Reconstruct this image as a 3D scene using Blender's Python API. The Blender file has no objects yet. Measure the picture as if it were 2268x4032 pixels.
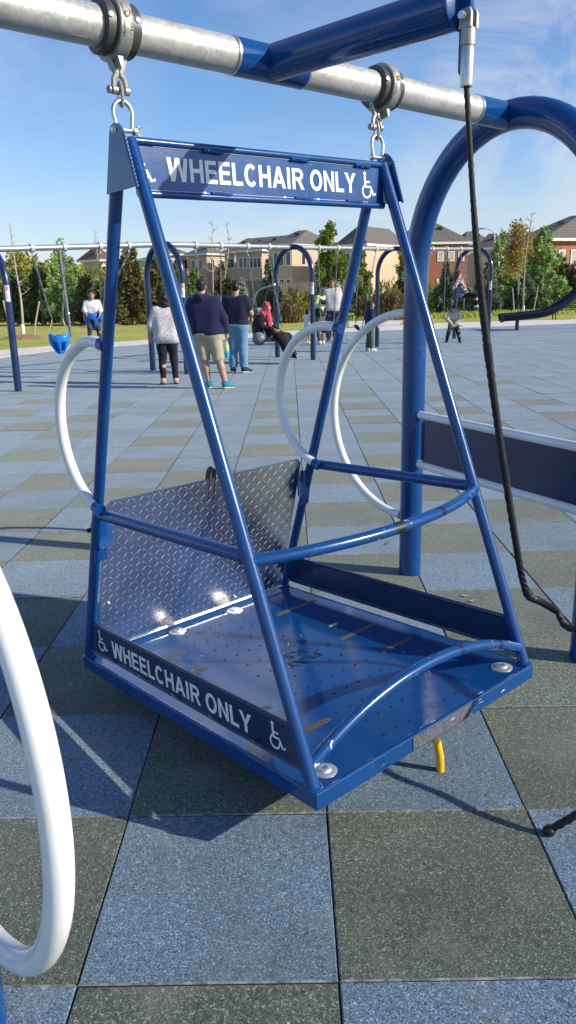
import bpy, math, random
import numpy as np
import openvdb as vdb
from mathutils import Vector, Matrix
random.seed(7); RNG = np.random.default_rng(7)
SC = bpy.context.scene
COL = SC.collection
rad = math.radians
# ---------------------------------------------------------------- camera (fitted to the tile grid of the paving)
IW, IH = 2268, 4032
FOC, PITCH, YAW, ROLL = 3074.7, 0.273526, -0.0075, 0.021976
CAM = np.array([-0.08352, -2.0612, 1.54085])
def _rot():
    f = np.array([math.sin(YAW)*math.cos(PITCH), math.cos(YAW)*math.cos(PITCH), -math.sin(PITCH)])
    r = np.array([math.cos(YAW), -math.sin(YAW), 0.0]); d = np.cross(f, r)
    c, s = math.cos(ROLL), math.sin(ROLL)
    return np.array([c*r+s*d, -s*r+c*d, f])
RC = _rot()
def _ray(px, py): return RC.T @ np.array([(px-IW/2)/FOC, (py-IH/2)/FOC, 1.0])
def onz(px, py, z=0.0):
    d = _ray(px, py); return CAM + d*((z-CAM[2])/d[2])
def aty(px, py, y):
    d = _ray(px, py); return CAM + d*((y-CAM[1])/d[1])
def unit(v): v = np.array(v, float); return v/np.linalg.norm(v)

# ---------------------------------------------------------------- mesh helpers
class G:
    def __init__(s): s.V = []; s.F = []; s.M = []; s.n = 0
    def add(s, V, F, m=0):
        V = np.asarray(V, float); s.V.append(V)
        for f in F: s.F.append([i+s.n for i in f]); s.M.append(m)
        s.n += len(V); return s
    def box(s, c, size, R=None, m=0):
        h = np.array(size)/2.0
        P = np.array([(x, y, z) for x in (-1, 1) for y in (-1, 1) for z in (-1, 1)])*h
        if R is not None: P = P@np.array(R).T
        return s.add(P+np.array(c), [(0,1,3,2),(4,6,7,5),(0,4,5,1),(2,3,7,6),(0,2,6,4),(1,5,7,3)], m)
    def bar(s, a, b, w, h, m=0, up=(0,0,1)):
        a = np.array(a, float); b = np.array(b, float); d = unit(b-a)
        x = np.cross(np.array(up, float), d); x = unit(x) if np.linalg.norm(x) > 1e-6 else np.array([1.,0,0]); z = np.cross(d, x)
        return s.box((a+b)/2, (w, np.linalg.norm(b-a), h), np.stack([x, d, z], 1), m)
    def tube(s, P, r, n=12, m=0, caps=True, closed=False, lobes=None, ell=None):
        P = np.asarray(P, float); N = len(P); rr = np.broadcast_to(np.asarray(r, float), (N,))
        T = np.zeros_like(P)
        if closed: T = np.roll(P, -1, 0)-np.roll(P, 1, 0)
        else: T[1:-1] = P[2:]-P[:-2]; T[0] = P[1]-P[0]; T[-1] = P[-1]-P[-2]
        T /= np.linalg.norm(T, axis=1)[:, None]
        a = np.array([0,0,1.]) if abs(T[0][2]) < 0.9 else np.array([1.,0,0])
        x = unit(np.cross(a, T[0])); V = []; L = 0
        for i in range(N):
            x = unit(x-T[i]*(x@T[i])); y = np.cross(T[i], x)
            if i: L += np.linalg.norm(P[i]-P[i-1])
            for k in range(n):
                t = 2*math.pi*k/n; q = rr[i]
                if lobes: q = rr[i]*(1+lobes[1]*math.cos(lobes[0]*(t)+lobes[2]*L))
                V.append(P[i]+q*(math.cos(t)*x+math.sin(t)*y))
        F = []; J = N if closed else N-1
        for i in range(J):
            for k in range(n):
                k2 = (k+1) % n; i2 = (i+1) % N
                F.append((i*n+k, i*n+k2, i2*n+k2, i2*n+k))
        if caps and not closed:
            F.append(tuple(range(n-1, -1, -1))); F.append(tuple(range((N-1)*n, N*n)))
        return s.add(V, F, m)
    def cyl(s, a, b, r, r2=None, n=16, m=0): return s.tube([a, b], [r, r if r2 is None else r2], n, m)
    def lathe(s, prof, c, axis=(0,0,1), n=24, m=0):
        d = unit(axis); x = unit(np.cross(d, (0.3,0.9,0.2))); y = np.cross(d, x); V = []; F = []
        for (r, h) in prof:
            for k in range(n):
                t = 2*math.pi*k/n; V.append(np.array(c)+h*d+r*(math.cos(t)*x+math.sin(t)*y))
        for i in range(len(prof)-1):
            for k in range(n): F.append((i*n+k, i*n+(k+1) % n, (i+1)*n+(k+1) % n, (i+1)*n+k))
        F.append(tuple(range(n-1, -1, -1))); F.append(tuple(range((len(prof)-1)*n, len(prof)*n)))
        return s.add(V, F, m)
    def ell(s, c, r, n=12, m=0, R=None):
        V = []; F = []; k = n//2
        for i in range(k+1):
            t = math.pi*i/k
            for j in range(n):
                p = 2*math.pi*j/n; V.append((math.sin(t)*math.cos(p)*r[0], math.sin(t)*math.sin(p)*r[1], math.cos(t)*r[2]))
        for i in range(k):
            for j in range(n): F.append((i*n+j, (i+1)*n+j, (i+1)*n+(j+1) % n, i*n+(j+1) % n))
        V = np.array(V)
        if R is not None: V = V@np.array(R).T
        return s.add(V+np.array(c), F, m)
    def prism(s, poly, o, x, y, z, t, m=0):
        """2D polygon in the x,y frame at o, extruded by t along z"""
        o, x, y, z = [np.array(q, float) for q in (o, x, y, z)]; n = len(poly)
        A = [o+p[0]*x+p[1]*y for p in poly]; B = [a+t*z for a in A]
        return s.add(A+B, [tuple(range(n-1, -1, -1)), tuple(range(n, 2*n))]+[(i, (i+1) % n, n+(i+1) % n, n+i) for i in range(n)], m)
    def mesh(s, name):
        me = bpy.data.meshes.new(name); V = np.concatenate(s.V) if s.V else np.zeros((0, 3))
        me.from_pydata(V.tolist(), [], s.F)
        if any(s.M): me.polygons.foreach_set('material_index', s.M)
        return me
def mesh_np(name, V, Q):
    me = bpy.data.meshes.new(name); V = np.asarray(V, np.float32); Q = np.asarray(Q, np.int32); k = Q.shape[1]
    me.vertices.add(len(V)); me.vertices.foreach_set('co', V.ravel())
    me.loops.add(Q.size); me.loops.foreach_set('vertex_index', Q.ravel())
    me.polygons.add(len(Q)); me.polygons.foreach_set('loop_start', np.arange(0, Q.size, k, dtype=np.int32))
    me.update(calc_edges=True); me.validate(); return me
def smooth(me, ang=35):
    me.polygons.foreach_set('use_smooth', [True]*len(me.polygons))
    if ang < 180:
        try: me.set_sharp_from_angle(angle=rad(ang))
        except Exception: pass
def link(name, me, mats, parent=None, sm=35):
    if isinstance(me, G): me = me.mesh(name)
    o = bpy.data.objects.new(name, me); COL.objects.link(o)
    for m in (mats if isinstance(mats, (list, tuple)) else [mats]): me.materials.append(m)
    if sm: smooth(me, sm)
    else: me.polygons.foreach_set('use_smooth', [False]*len(me.polygons))
    if parent is not None: o.parent = parent
    return o
def tag(o, label=None, cat=None, group=None, kind=None):
    if label: o['label'] = label
    if cat: o['category'] = cat
    if group: o['group'] = group
    if kind: o['kind'] = kind
    return o
def thing(name, label, cat, loc=(0,0,0), group=None, M=None):
    o = bpy.data.objects.new(name, None); COL.objects.link(o); o.empty_display_size = 0.1
    if M is not None: o.matrix_world = M
    else: o.location = loc
    return tag(o, label, cat, group)
def copy_tree(o, parent=None):
    c = o.copy(); COL.objects.link(c); c.parent = parent
    for ch in list(o.children): copy_tree(ch, c)
    return c
def struct(name, me, mats, sm=0): return tag(link(name, me, mats, None, sm), kind='structure')

# ---------------------------------------------------------------- materials
def nt(name):
    m = bpy.data.materials.new(name); m.use_nodes = True; t = m.node_tree
    return m, t, t.nodes['Principled BSDF']
def N(t, typ, **kw):
    n = t.nodes.new(typ)
    for k, v in kw.items():
        if k in n.inputs: n.inputs[k].default_value = v
        else: setattr(n, k, v)
    return n
def ramp(t, stops, fac, interp='LINEAR'):
    r = t.nodes.new('ShaderNodeValToRGB'); r.color_ramp.interpolation = interp; e = r.color_ramp.elements
    while len(e) < len(stops): e.new(0.5)
    for k, (p, c) in zip(range(len(stops)), stops):
        e[k].position = p; e[k].color = (*c, 1) if len(c) == 3 else c
    t.links.new(fac, r.inputs[0]); return r.outputs[0]
def mix(t, f, a, b, mode='MIX'):
    n = t.nodes.new('ShaderNodeMix'); n.data_type = 'RGBA'; n.blend_type = mode
    for k, v in ((0, f), (6, a), (7, b)):
        if hasattr(v, 'is_linked') or hasattr(v, 'links'): t.links.new(v, n.inputs[k])
        else: n.inputs[k].default_value = v if k == 0 else (*v, 1)
    return n.outputs[2]
def mth(t, op, a, b=None, clamp=False):
    n = t.nodes.new('ShaderNodeMath'); n.operation = op; n.use_clamp = clamp
    for k, v in ((0, a), (1, b)):
        if v is None: continue
        if hasattr(v, 'links'): t.links.new(v, n.inputs[k])
        else: n.inputs[k].default_value = v
    return n.outputs[0]
def noise(t, scale, detail=3, rough=0.55, coord='Object', dist=0.0, vec=None):
    n = N(t, 'ShaderNodeTexNoise'); n.inputs['Scale'].default_value = scale; n.inputs['Detail'].default_value = detail
    n.inputs['Roughness'].default_value = rough; n.inputs['Distortion'].default_value = dist
    if vec is None:
        tc = t.nodes.new('ShaderNodeTexCoord'); vec = tc.outputs[coord]
    t.links.new(vec, n.inputs['Vector']); return n.outputs['Fac']
def bump(t, b, h, strength=0.2, dist=0.01):
    n = t.nodes.new('ShaderNodeBump'); n.inputs['Strength'].default_value = strength; n.inputs['Distance'].default_value = dist
    t.links.new(h, n.inputs['Height']); t.links.new(n.outputs[0], b.inputs['Normal'])
def simple(name, col, rough=0.6, metal=0.0, var=0.12, scale=8, bmp=0.0, coat=0.0, spec=0.5, bscale=None):
    m, t, b = nt(name)
    f = noise(t, scale, 4)
    c0 = tuple(max(0, c*(1-var)) for c in col); c1 = tuple(min(1, c*(1+var)) for c in col)
    t.links.new(ramp(t, [(0.3, c0), (0.7, c1)], f), b.inputs['Base Color'])
    b.inputs['Roughness'].default_value = rough; b.inputs['Metallic'].default_value = metal
    b.inputs['Coat Weight'].default_value = coat; b.inputs['Coat Roughness'].default_value = 0.08; b.inputs['Specular IOR Level'].default_value = spec
    if bmp: bump(t, b, noise(t, bscale or scale*6, 3), bmp, 0.01)
    return m
BLUE = (0.0030, 0.053, 0.205)
def paint(name, col, rough=0.23, wear=None, scale=5):
    """powder coat: faint mottling, orange peel, dust and small chips; wear=(threshold, colour)"""
    m, t, b = nt(name)
    f = noise(t, scale, 4)
    c = ramp(t, [(0.3, tuple(q*0.88 for q in col)), (0.7, tuple(min(1, q*1.1) for q in col))], f)
    d = noise(t, 90, 2)
    c = mix(t, ramp(t, [(0.735, (0,0,0)), (0.79, (.8,.8,.8))], d), c, (0.42, 0.47, 0.56))
    c = mix(t, ramp(t, [(0.60, (0,0,0)), (0.78, (.16,.16,.16))], noise(t, 11, 7, .75, dist=.8)), c, (0.35, 0.36, 0.38))
    if wear:
        w = noise(t, 26, 6, 0.7, dist=0.6)
        c = mix(t, ramp(t, [(wear[0], (0,0,0)), (wear[0]+0.03, (1,1,1))], w), c, wear[1])
    t.links.new(c, b.inputs['Base Color'])
    rr = ramp(t, [(0.35, (rough*0.8,)*3), (0.7, (rough*1.5,)*3)], noise(t, 3, 5, 0.6))
    t.links.new(rr, b.inputs['Roughness'])
    b.inputs['Coat Weight'].default_value = 0.25; b.inputs['Coat Roughness'].default_value = 0.15
    bump(t, b, noise(t, 140, 2), 0.05, 0.004)
    return m
M = {}
M['blue'] = paint('blue_powder_coat', BLUE)
M['gloss'] = paint('glossy_blue_powder_coat', BLUE, 0.10, scale=2)
M['blue_worn'] = paint('worn_blue_paint', BLUE, 0.22, (0.63, (0.66, 0.66, 0.68)))
M['navy'] = paint('dark_blue_powder_coat', (0.004, 0.022, 0.085), 0.22)
M['pole'] = paint('navy_pole_paint', (0.008, 0.025, 0.085), 0.25)
M['white'] = paint('white_powder_coat', (0.82, 0.815, 0.79), 0.25, (0.72, (0.55, 0.48, 0.40)))
M['yellow'] = paint('yellow_powder_coat', (0.80, 0.47, 0.01), 0.3)
M['letter'] = simple('white_vinyl', (0.82, 0.82, 0.80), 0.4, var=0.03)
def galv():
    m, t, b = nt('galvanised_steel')
    v = N(t, 'ShaderNodeTexVoronoi'); v.inputs['Scale'].default_value = 110; tc = t.nodes.new('ShaderNodeTexCoord')
    t.links.new(tc.outputs['Object'], v.inputs['Vector'])
    s = t.nodes.new('ShaderNodeSeparateColor'); t.links.new(v.outputs['Color'], s.inputs[0])
    big = noise(t, 7, 5, 0.65, dist=0.5)
    k = mth(t, 'ADD', mth(t, 'MULTIPLY', s.outputs[0], 0.16), mth(t, 'MULTIPLY', big, 0.80))
    c = ramp(t, [(0.25, (0.42, 0.415, 0.39)), (0.5, (0.58, 0.57, 0.54)), (0.75, (0.70, 0.69, 0.66))], k)
    c = mix(t, ramp(t, [(0.66, (0,0,0)), (0.72, (0.7,0.7,0.7))], noise(t, 16, 6, 0.7)), c, (0.72, 0.72, 0.70))
    t.links.new(c, b.inputs['Base Color']); b.inputs['Metallic'].default_value = 0.45
    t.links.new(ramp(t, [(0.3, (0.30,)*3), (0.7, (0.52,)*3)], k), b.inputs['Roughness'])
    bump(t, b, noise(t, 45, 5, .7), 0.16, 0.004); return m
M['galv'] = galv()
M['zinc'] = simple('zinc_plated_steel', (0.62, 0.63, 0.64), 0.33, 0.9, 0.15, 30, 0.05)
M['cast'] = simple('cast_grey_metal', (0.36, 0.35, 0.33), 0.5, 0.55, 0.18, 25, 0.1)
M['collar'] = simple('dark_grey_plastic', (0.055, 0.052, 0.05), 0.45, 0, 0.2, 20, 0.05)
M['brass'] = simple('brass_bolt', (0.55, 0.33, 0.13), 0.35, 0.8, 0.2, 40)
M['diamond'] = simple('aluminium_tread_plate', (0.78, 0.78, 0.78), 0.28, 1.0, 0.14, 6, 0.10, bscale=20)
M['steel'] = simple('stainless_washer', (0.70, 0.69, 0.67), 0.45, 0.8, 0.08, 30)
M['black'] = simple('black_rubber', (0.012, 0.012, 0.013), 0.45, 0, 0.3, 40, 0.1)
M['rope'] = simple('black_braided_rope', (0.008, 0.008, 0.009), 0.5, 0, 0.4, 90, 0.3)
M['grip'] = simple('worn_grip_tape', (0.085, 0.08, 0.072), 0.9, 0, 0.5, 220, 0.3)
M['hole'] = simple('drain_hole_dark', (0.004, 0.005, 0.01), 0.8)
def rubber(name, cols, seed):
    m, t, b = nt(name)
    tc = t.nodes.new('ShaderNodeTexCoord'); mp = N(t, 'ShaderNodeMapping'); mp.inputs['Location'].default_value = (seed, seed*2, 0)
    t.links.new(tc.outputs['Object'], mp.inputs[0])
    g = noise(t, 215, 2.5, 0.6, dist=0.9, vec=mp.outputs[0])
    g2 = noise(t, 62, 2, 0.6, dist=0.5, vec=mp.outputs[0])
    k = mth(t, 'ADD', mth(t, 'MULTIPLY', g, 0.78), mth(t, 'MULTIPLY', g2, 0.22))
    c = ramp(t, [(0.40, cols[0]), (0.455, cols[1]), (0.52, cols[1]), (0.565, cols[2]), (0.66, cols[3])], k)
    at = N(t, 'ShaderNodeAttribute'); at.attribute_name = 'tint'
    wear = noise(t, 1.7, 5, 0.65, vec=mp.outputs[0])
    w = mth(t, 'ADD', ramp_f(t, wear, 0.3, 0.72, 0.72, 1.24), mth(t, 'MULTIPLY', at.outputs['Fac'], 0.25))
    mul = t.nodes.new('ShaderNodeVectorMath'); mul.operation = 'SCALE'; t.links.new(c, mul.inputs[0]); t.links.new(w, mul.inputs['Scale'])
    dusty = mix(t, ramp(t, [(0.54, (0,0,0)), (0.76, (0.5,)*3)], noise(t, 2.3, 8, 0.72, vec=mp.outputs[0])), mul.outputs[0], (0.25, 0.24, 0.22))
    t.links.new(dusty, b.inputs['Base Color']); b.inputs['Roughness'].default_value = 0.85; b.inputs['Specular IOR Level'].default_value = 0.3
    b.inputs['Sheen Weight'].default_value = 0.25; b.inputs['Sheen Tint'].default_value = (.95, .97, .92, 1); b.inputs['Sheen Roughness'].default_value = 0.5
    bump(t, b, k, 0.6, 0.006); return m
def ramp_f(t, f, a, b_, lo, hi):
    n = t.nodes.new('ShaderNodeMapRange'); t.links.new(f, n.inputs[0])
    for k, v in zip((1, 2, 3, 4), (a, b_, lo, hi)): n.inputs[k].default_value = v
    return n.outputs[0]
M['tile_blue'] = rubber('blue_rubber_granules', [(0.014,0.021,0.029),(0.092,0.142,0.188),(0.078,0.235,0.44),(0.44,0.48,0.48)], 3)
M['tile_dark'] = rubber('dark_green_rubber_granules', [(0.010,0.015,0.012),(0.055,0.078,0.060),(0.10,0.13,0.10),(0.40,0.42,0.36)], 11)
M['tile_edge'] = simple('worn_rubber_edge', (0.17, 0.19, 0.195), 0.9, 0, 0.75, 34)
M['gap'] = simple('dark_joint', (0.03, 0.035, 0.04), 0.95)
M['concrete'] = simple('pale_concrete', (0.68, 0.63, 0.56), 0.85, 0, 0.1, 1.5, 0.15, bscale=40)
def grassm():
    m, t, b = nt('mown_grass')
    f = mth(t, 'ADD', mth(t, 'MULTIPLY', noise(t, 0.35, 5, 0.7), 0.6), mth(t, 'MULTIPLY', noise(t, 9, 4, 0.8), 0.4))
    t.links.new(ramp(t, [(0.3, (0.26, 0.30, 0.045)), (0.5, (0.44, 0.45, 0.085)), (0.68, (0.58, 0.52, 0.18))], f), b.inputs['Base Color'])
    b.inputs['Roughness'].default_value = 0.9; bump(t, b, noise(t, 25, 4, 0.8), 0.8, 0.08); return m
M['grass'] = grassm()
M['mulch'] = simple('wood_mulch', (0.30, 0.19, 0.10), 0.95, 0, 0.5, 12, 0.8)
def foliage(name, c0, c1, c2, trans=0.33):
    m, t, b = nt(name)
    oi = t.nodes.new('ShaderNodeNewGeometry')
    f = mth(t, 'ADD', mth(t, 'MULTIPLY', oi.outputs['Random Per Island'], 0.6), mth(t, 'MULTIPLY', noise(t, 1.3, 3), 0.4))
    c = ramp(t, [(0.15, c0), (0.5, c1), (0.85, c2)], f)
    t.links.new(c, b.inputs['Base Color']); b.inputs['Roughness'].default_value = 0.6
    tr = t.nodes.new('ShaderNodeBsdfTranslucent'); t.links.new(c, tr.inputs[0])
    mx = t.nodes.new('ShaderNodeMixShader'); mx.inputs[0].default_value = trans
    t.links.new(b.outputs[0], mx.inputs[1]); t.links.new(tr.outputs[0], mx.inputs[2])
    t.links.new(mx.outputs[0], t.nodes['Material Output'].inputs[0]); return m
M['pine'] = foliage('pine_needles', (0.042,0.075,0.025), (0.105,0.160,0.050), (0.21,0.27,0.10))
M['pine_light'] = foliage('light_pine_needles', (0.130,0.234,0.066), (0.314,0.467,0.150), (0.625,0.733,0.270))
M['spruce'] = foliage('spruce_needles', (0.066,0.117,0.066), (0.147,0.220,0.126), (0.314,0.382,0.225))
M['brownfir'] = foliage('browned_fir_needles', (0.065,0.070,0.022), (0.150,0.142,0.048), (0.25,0.215,0.085))
M['olive'] = foliage('olive_leaves', (0.162,0.192,0.034), (0.350,0.347,0.069), (0.539,0.487,0.115))
M['fresh'] = foliage('fresh_spring_leaves', (0.08,0.14,0.012), (0.17,0.25,0.02), (0.30,0.36,0.05), 0.4)
M['orange'] = foliage('orange_spring_leaves', (0.22,0.15,0.035), (0.40,0.27,0.06), (0.52,0.37,0.10), 0.35)
M['yellowbush'] = foliage('yellow_green_twigs', (0.15,0.15,0.03), (0.30,0.29,0.06), (0.42,0.38,0.10), 0.3)
M['brownbush'] = foliage('dry_brown_twigs', (0.10,0.07,0.025), (0.18,0.125,0.05), (0.27,0.19,0.08), 0.2)
M['blossom'] = foliage('white_blossom', (0.25,0.24,0.20), (0.40,0.38,0.33), (0.6,0.58,0.52), 0.3)
M['blade'] = foliage('tall_grass_blades', (0.20,0.27,0.03), (0.38,0.45,0.06), (0.55,0.56,0.14), 0.3)
M['bark'] = simple('grey_bark', (0.20, 0.165, 0.13), 0.9, 0, 0.3, 14, 0.5)
M['barkpale'] = simple('pale_young_bark', (0.40, 0.33, 0.25), 0.85, 0, 0.25, 14, 0.3)
M['guard'] = simple('white_trunk_guard', (0.78, 0.76, 0.72), 0.6)
M['wood'] = simple('weathered_stake_wood', (0.42, 0.36, 0.29), 0.85, 0, 0.2, 10, 0.2)
M['fence'] = simple('weathered_fence_wood', (0.26, 0.22, 0.18), 0.9, 0, 0.25, 2, 0.3)

BOWU, BOWL = .112, (0,0,1)
CLOUD = (0.0, 0.0, 0.5)
EXPO = 0.36
# ================================================================= SETTING
TS = 0.61
near_edge = [(-14.5,14.2),(-9.8,16.4),(-8.3,18.4),(-7.71,20.4),(-7.3,22.0),(-5.9,23.4),(-4.77,24.67),(-1.54,27.12),(-0.27,28.19),(2.12,29.71),(4.58,30.54),(5.72,30.7),(8.69,31.63),(12.37,32.91),(20,35.0),(30,37.5)]
far_edge = [(-15.6,17.2),(-11.3,19.2),(-9.6,22.2),(-8.3,24.3),(-6.3,25.9),(-5.2,27.2),(-1.7,30.2),(-0.39,31.5),(2.32,32.7),(4.4,34.4),(6.88,36.2),(10.04,36.9),(13.81,37.6),(20,39.6),(30,42.0)]
def edge_y(x):
    xs = [p[0] for p in near_edge]; ys = [p[1] for p in near_edge]; return float(np.interp(x, xs, ys))
DARK = {(-8,18),(-7,16),(-7,14),(-6,12),(-5,15),(-5,13),(-5,11),(-5,9),(-3,14),(-3,12),(-3,10),(-3,8),(-4,7),(-1,7),(-3,6),(-4,5),(-3,4),(-4,3),(-3,2),(4,20),(5,18),(3,15),(5,14),(3,13),(5,12),(3,11),(5,10),(-3,17),(0,18),(-1,15),(-1,13),(-1,11),(-1,9),(1,16),(1,14),(1,12),(1,10),(1,8),(2,3),(2,5),(1,4),(1,6),(1,2),(1,1),(1,0),(0,7),(0,5),(0,3),(0,-1),(-1,0),(-2,-1),(-2,1),(-1,-2),(-1,2),(-1,4),(-2,3),(-2,5),(-2,7),(3,4),(3,6),(3,8),(3,2),(2,1),(2,-1),(-4,1),(-3,0),(-3,-2),(0,1),(4,7),(4,9),(1,-2),(-5,4),(-5,6),(3,-1)}
DARK |= {(-2, 6)} - {(-2, 7)}; DARK -= {(-2, 5), (-2, 7), (-1, 9)}; DARK |= {(-1, 9), (-2, 7)}
def tiles():
    V = []; Q = []; mi = []; tint = []; n = 0
    for i in range(-30, 36):
        for j in range(-9, 64):
            cx, cy = (i+.5)*TS, (j+.5)*TS
            if cy > edge_y(cx)+1.0 or abs(cx) > 9+cy*0.75+4: continue
            far = j > 26
            gx = 0.0014; gy = 0.0009; bv = 0.0035
            z = float(RNG.uniform(-0.0018, 0.0018)); tl = RNG.uniform(-0.0012, 0.0012, 4)
            x0, x1, y0, y1 = i*TS+gx, (i+1)*TS-gx, j*TS+gy, (j+1)*TS-gy
            jt = RNG.uniform(-.0022, .0012, 4); x0 -= jt[0]*.5; x1 += jt[1]*.5; y0 -= jt[2]*.4; y1 += jt[3]*.4; top = [(x0+bv, y0+bv), (x1-bv, y0+bv), (x1-bv, y1-bv), (x0+bv, y1-bv)]; out = [(x0, y0), (x1, y0), (x1, y1), (x0, y1)]
            v = [(x, y, z+tl[k]) for k, (x, y) in enumerate(top)]+[(x, y, z+tl[k]-0.004) for k, (x, y) in enumerate(out)]+[(x, y, -0.02) for (x, y) in out]
            V += v; dk = (i, j) in DARK; m = 1 if dk else 0
            q = [(n, n+1, n+2, n+3)]; mm = [m]
            for k in range(4):
                k2 = (k+1) % 4
                q.append((n+4+k, n+4+k2, n+k2, n+k)); mm.append(2 if (k in (0, 3) and j < 12) else m)
                q.append((n+8+k, n+8+k2, n+4+k2, n+4+k)); mm.append(3)
            Q += q; mi += mm; n += 12; tint += [float(RNG.uniform(-1, 1))*0.45]*12
    me = mesh_np('rubber_paving', V, Q); me.polygons.foreach_set('material_index', mi)
    a = me.attributes.new('tint', 'FLOAT', 'POINT'); a.data.foreach_set('value', tint)
    struct('paving', me, [M['tile_blue'], M['tile_dark'], M['tile_edge'], M['gap']])
tiles()
g = G(); g.add([(-400,-200,-0.035),(500,-200,-0.035),(500,900,-0.035),(-400,900,-0.035)], [(0,1,2,3)]); struct('ground', g, M['grass'])
def strip(name, A, B, z, mat):
    g = G(); n = len(A); V = [(x, y, z) for x, y in A]+[(x, y, z) for x, y in B]+[(x, y, -0.03) for x, y in A]
    g.add(V, [(k, k+1, n+k+1, n+k) for k in range(n-1)]+[(2*n+k, 2*n+k+1, k+1, k) for k in range(n-1)]); struct(name, g, mat)
strip('path', [(x, y) for x, y in near_edge], None or [(x, y) for x, y in far_edge]+[(42, 46)]*(len(near_edge)-len(far_edge)), 0.006, M['concrete'])
g = G(); P = [onz(1372,1287), onz(1570,1279), onz(1590,1262), onz(1450,1256), onz(1372,1256)]
g.add([(p[0], p[1], -0.012) for p in P], [(0,1,2,3,4)]); struct('side_path', g, M['concrete'])

# ================================================================= WHEELCHAIR SWING
def Rl(yaw, ta, tb):
    c, s = math.cos(yaw), math.sin(yaw)
    return np.array([[c,-s,0],[s,c,0],[0,0,1]])@np.array([[1,0,0],[0,math.cos(ta),-math.sin(ta)],[0,math.sin(ta),math.cos(ta)]])@np.array([[math.cos(tb),0,math.sin(tb)],[0,1,0],[-math.sin(tb),0,math.cos(tb)]])
SWR = Rl(.7237, -.0489, -.0184); SWC = np.array([-0.0899, 0.6504, 0.1949])
MW = Matrix.Identity(4)
for i in range(3):
    for j in range(3): MW[i][j] = SWR[i, j]
    MW[i][3] = SWC[i]
sw = thing('wheelchair_swing', 'blue steel wheelchair swing platform hanging by two chains from the galvanised beam', 'swing', M=MW)
MWI = np.linalg.inv(np.array(MW))
def tosw(p): return (MWI@np.array([*p, 1]))[:3]
def text_mesh(body, bold=0.0):
    c = bpy.data.curves.new('t', 'FONT'); c.body = body; c.size = 1.0; c.offset = bold; c.resolution_u = 6; c.extrude = 0.0
    o = bpy.data.objects.new('t', c); COL.objects.link(o); bpy.context.view_layer.update()
    me = bpy.data.meshes.new_from_object(o.evaluated_get(bpy.context.evaluated_depsgraph_get()))
    bpy.data.objects.remove(o); V = np.array([v.co[:] for v in me.vertices]); F = [tuple(p.vertices) for p in me.polygons]; return V, F
def lettering(name, body, o, x, y, w, h, parent, mat, bold=0.045):
    V, F = text_mesh(body, bold); lo = V.min(0); hi = V.max(0)
    o, x, y = [np.array(q, float) for q in (o, x, y)]
    P = o+((V[:, :1]-lo[0])/(hi[0]-lo[0])*w)*x+((V[:, 1:2]-lo[1])/(hi[1]-lo[1])*h)*y
    nn = np.cross(x, y)
    g = G(); g.add(P, F); return link(name, g, mat, parent, 0)
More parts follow.
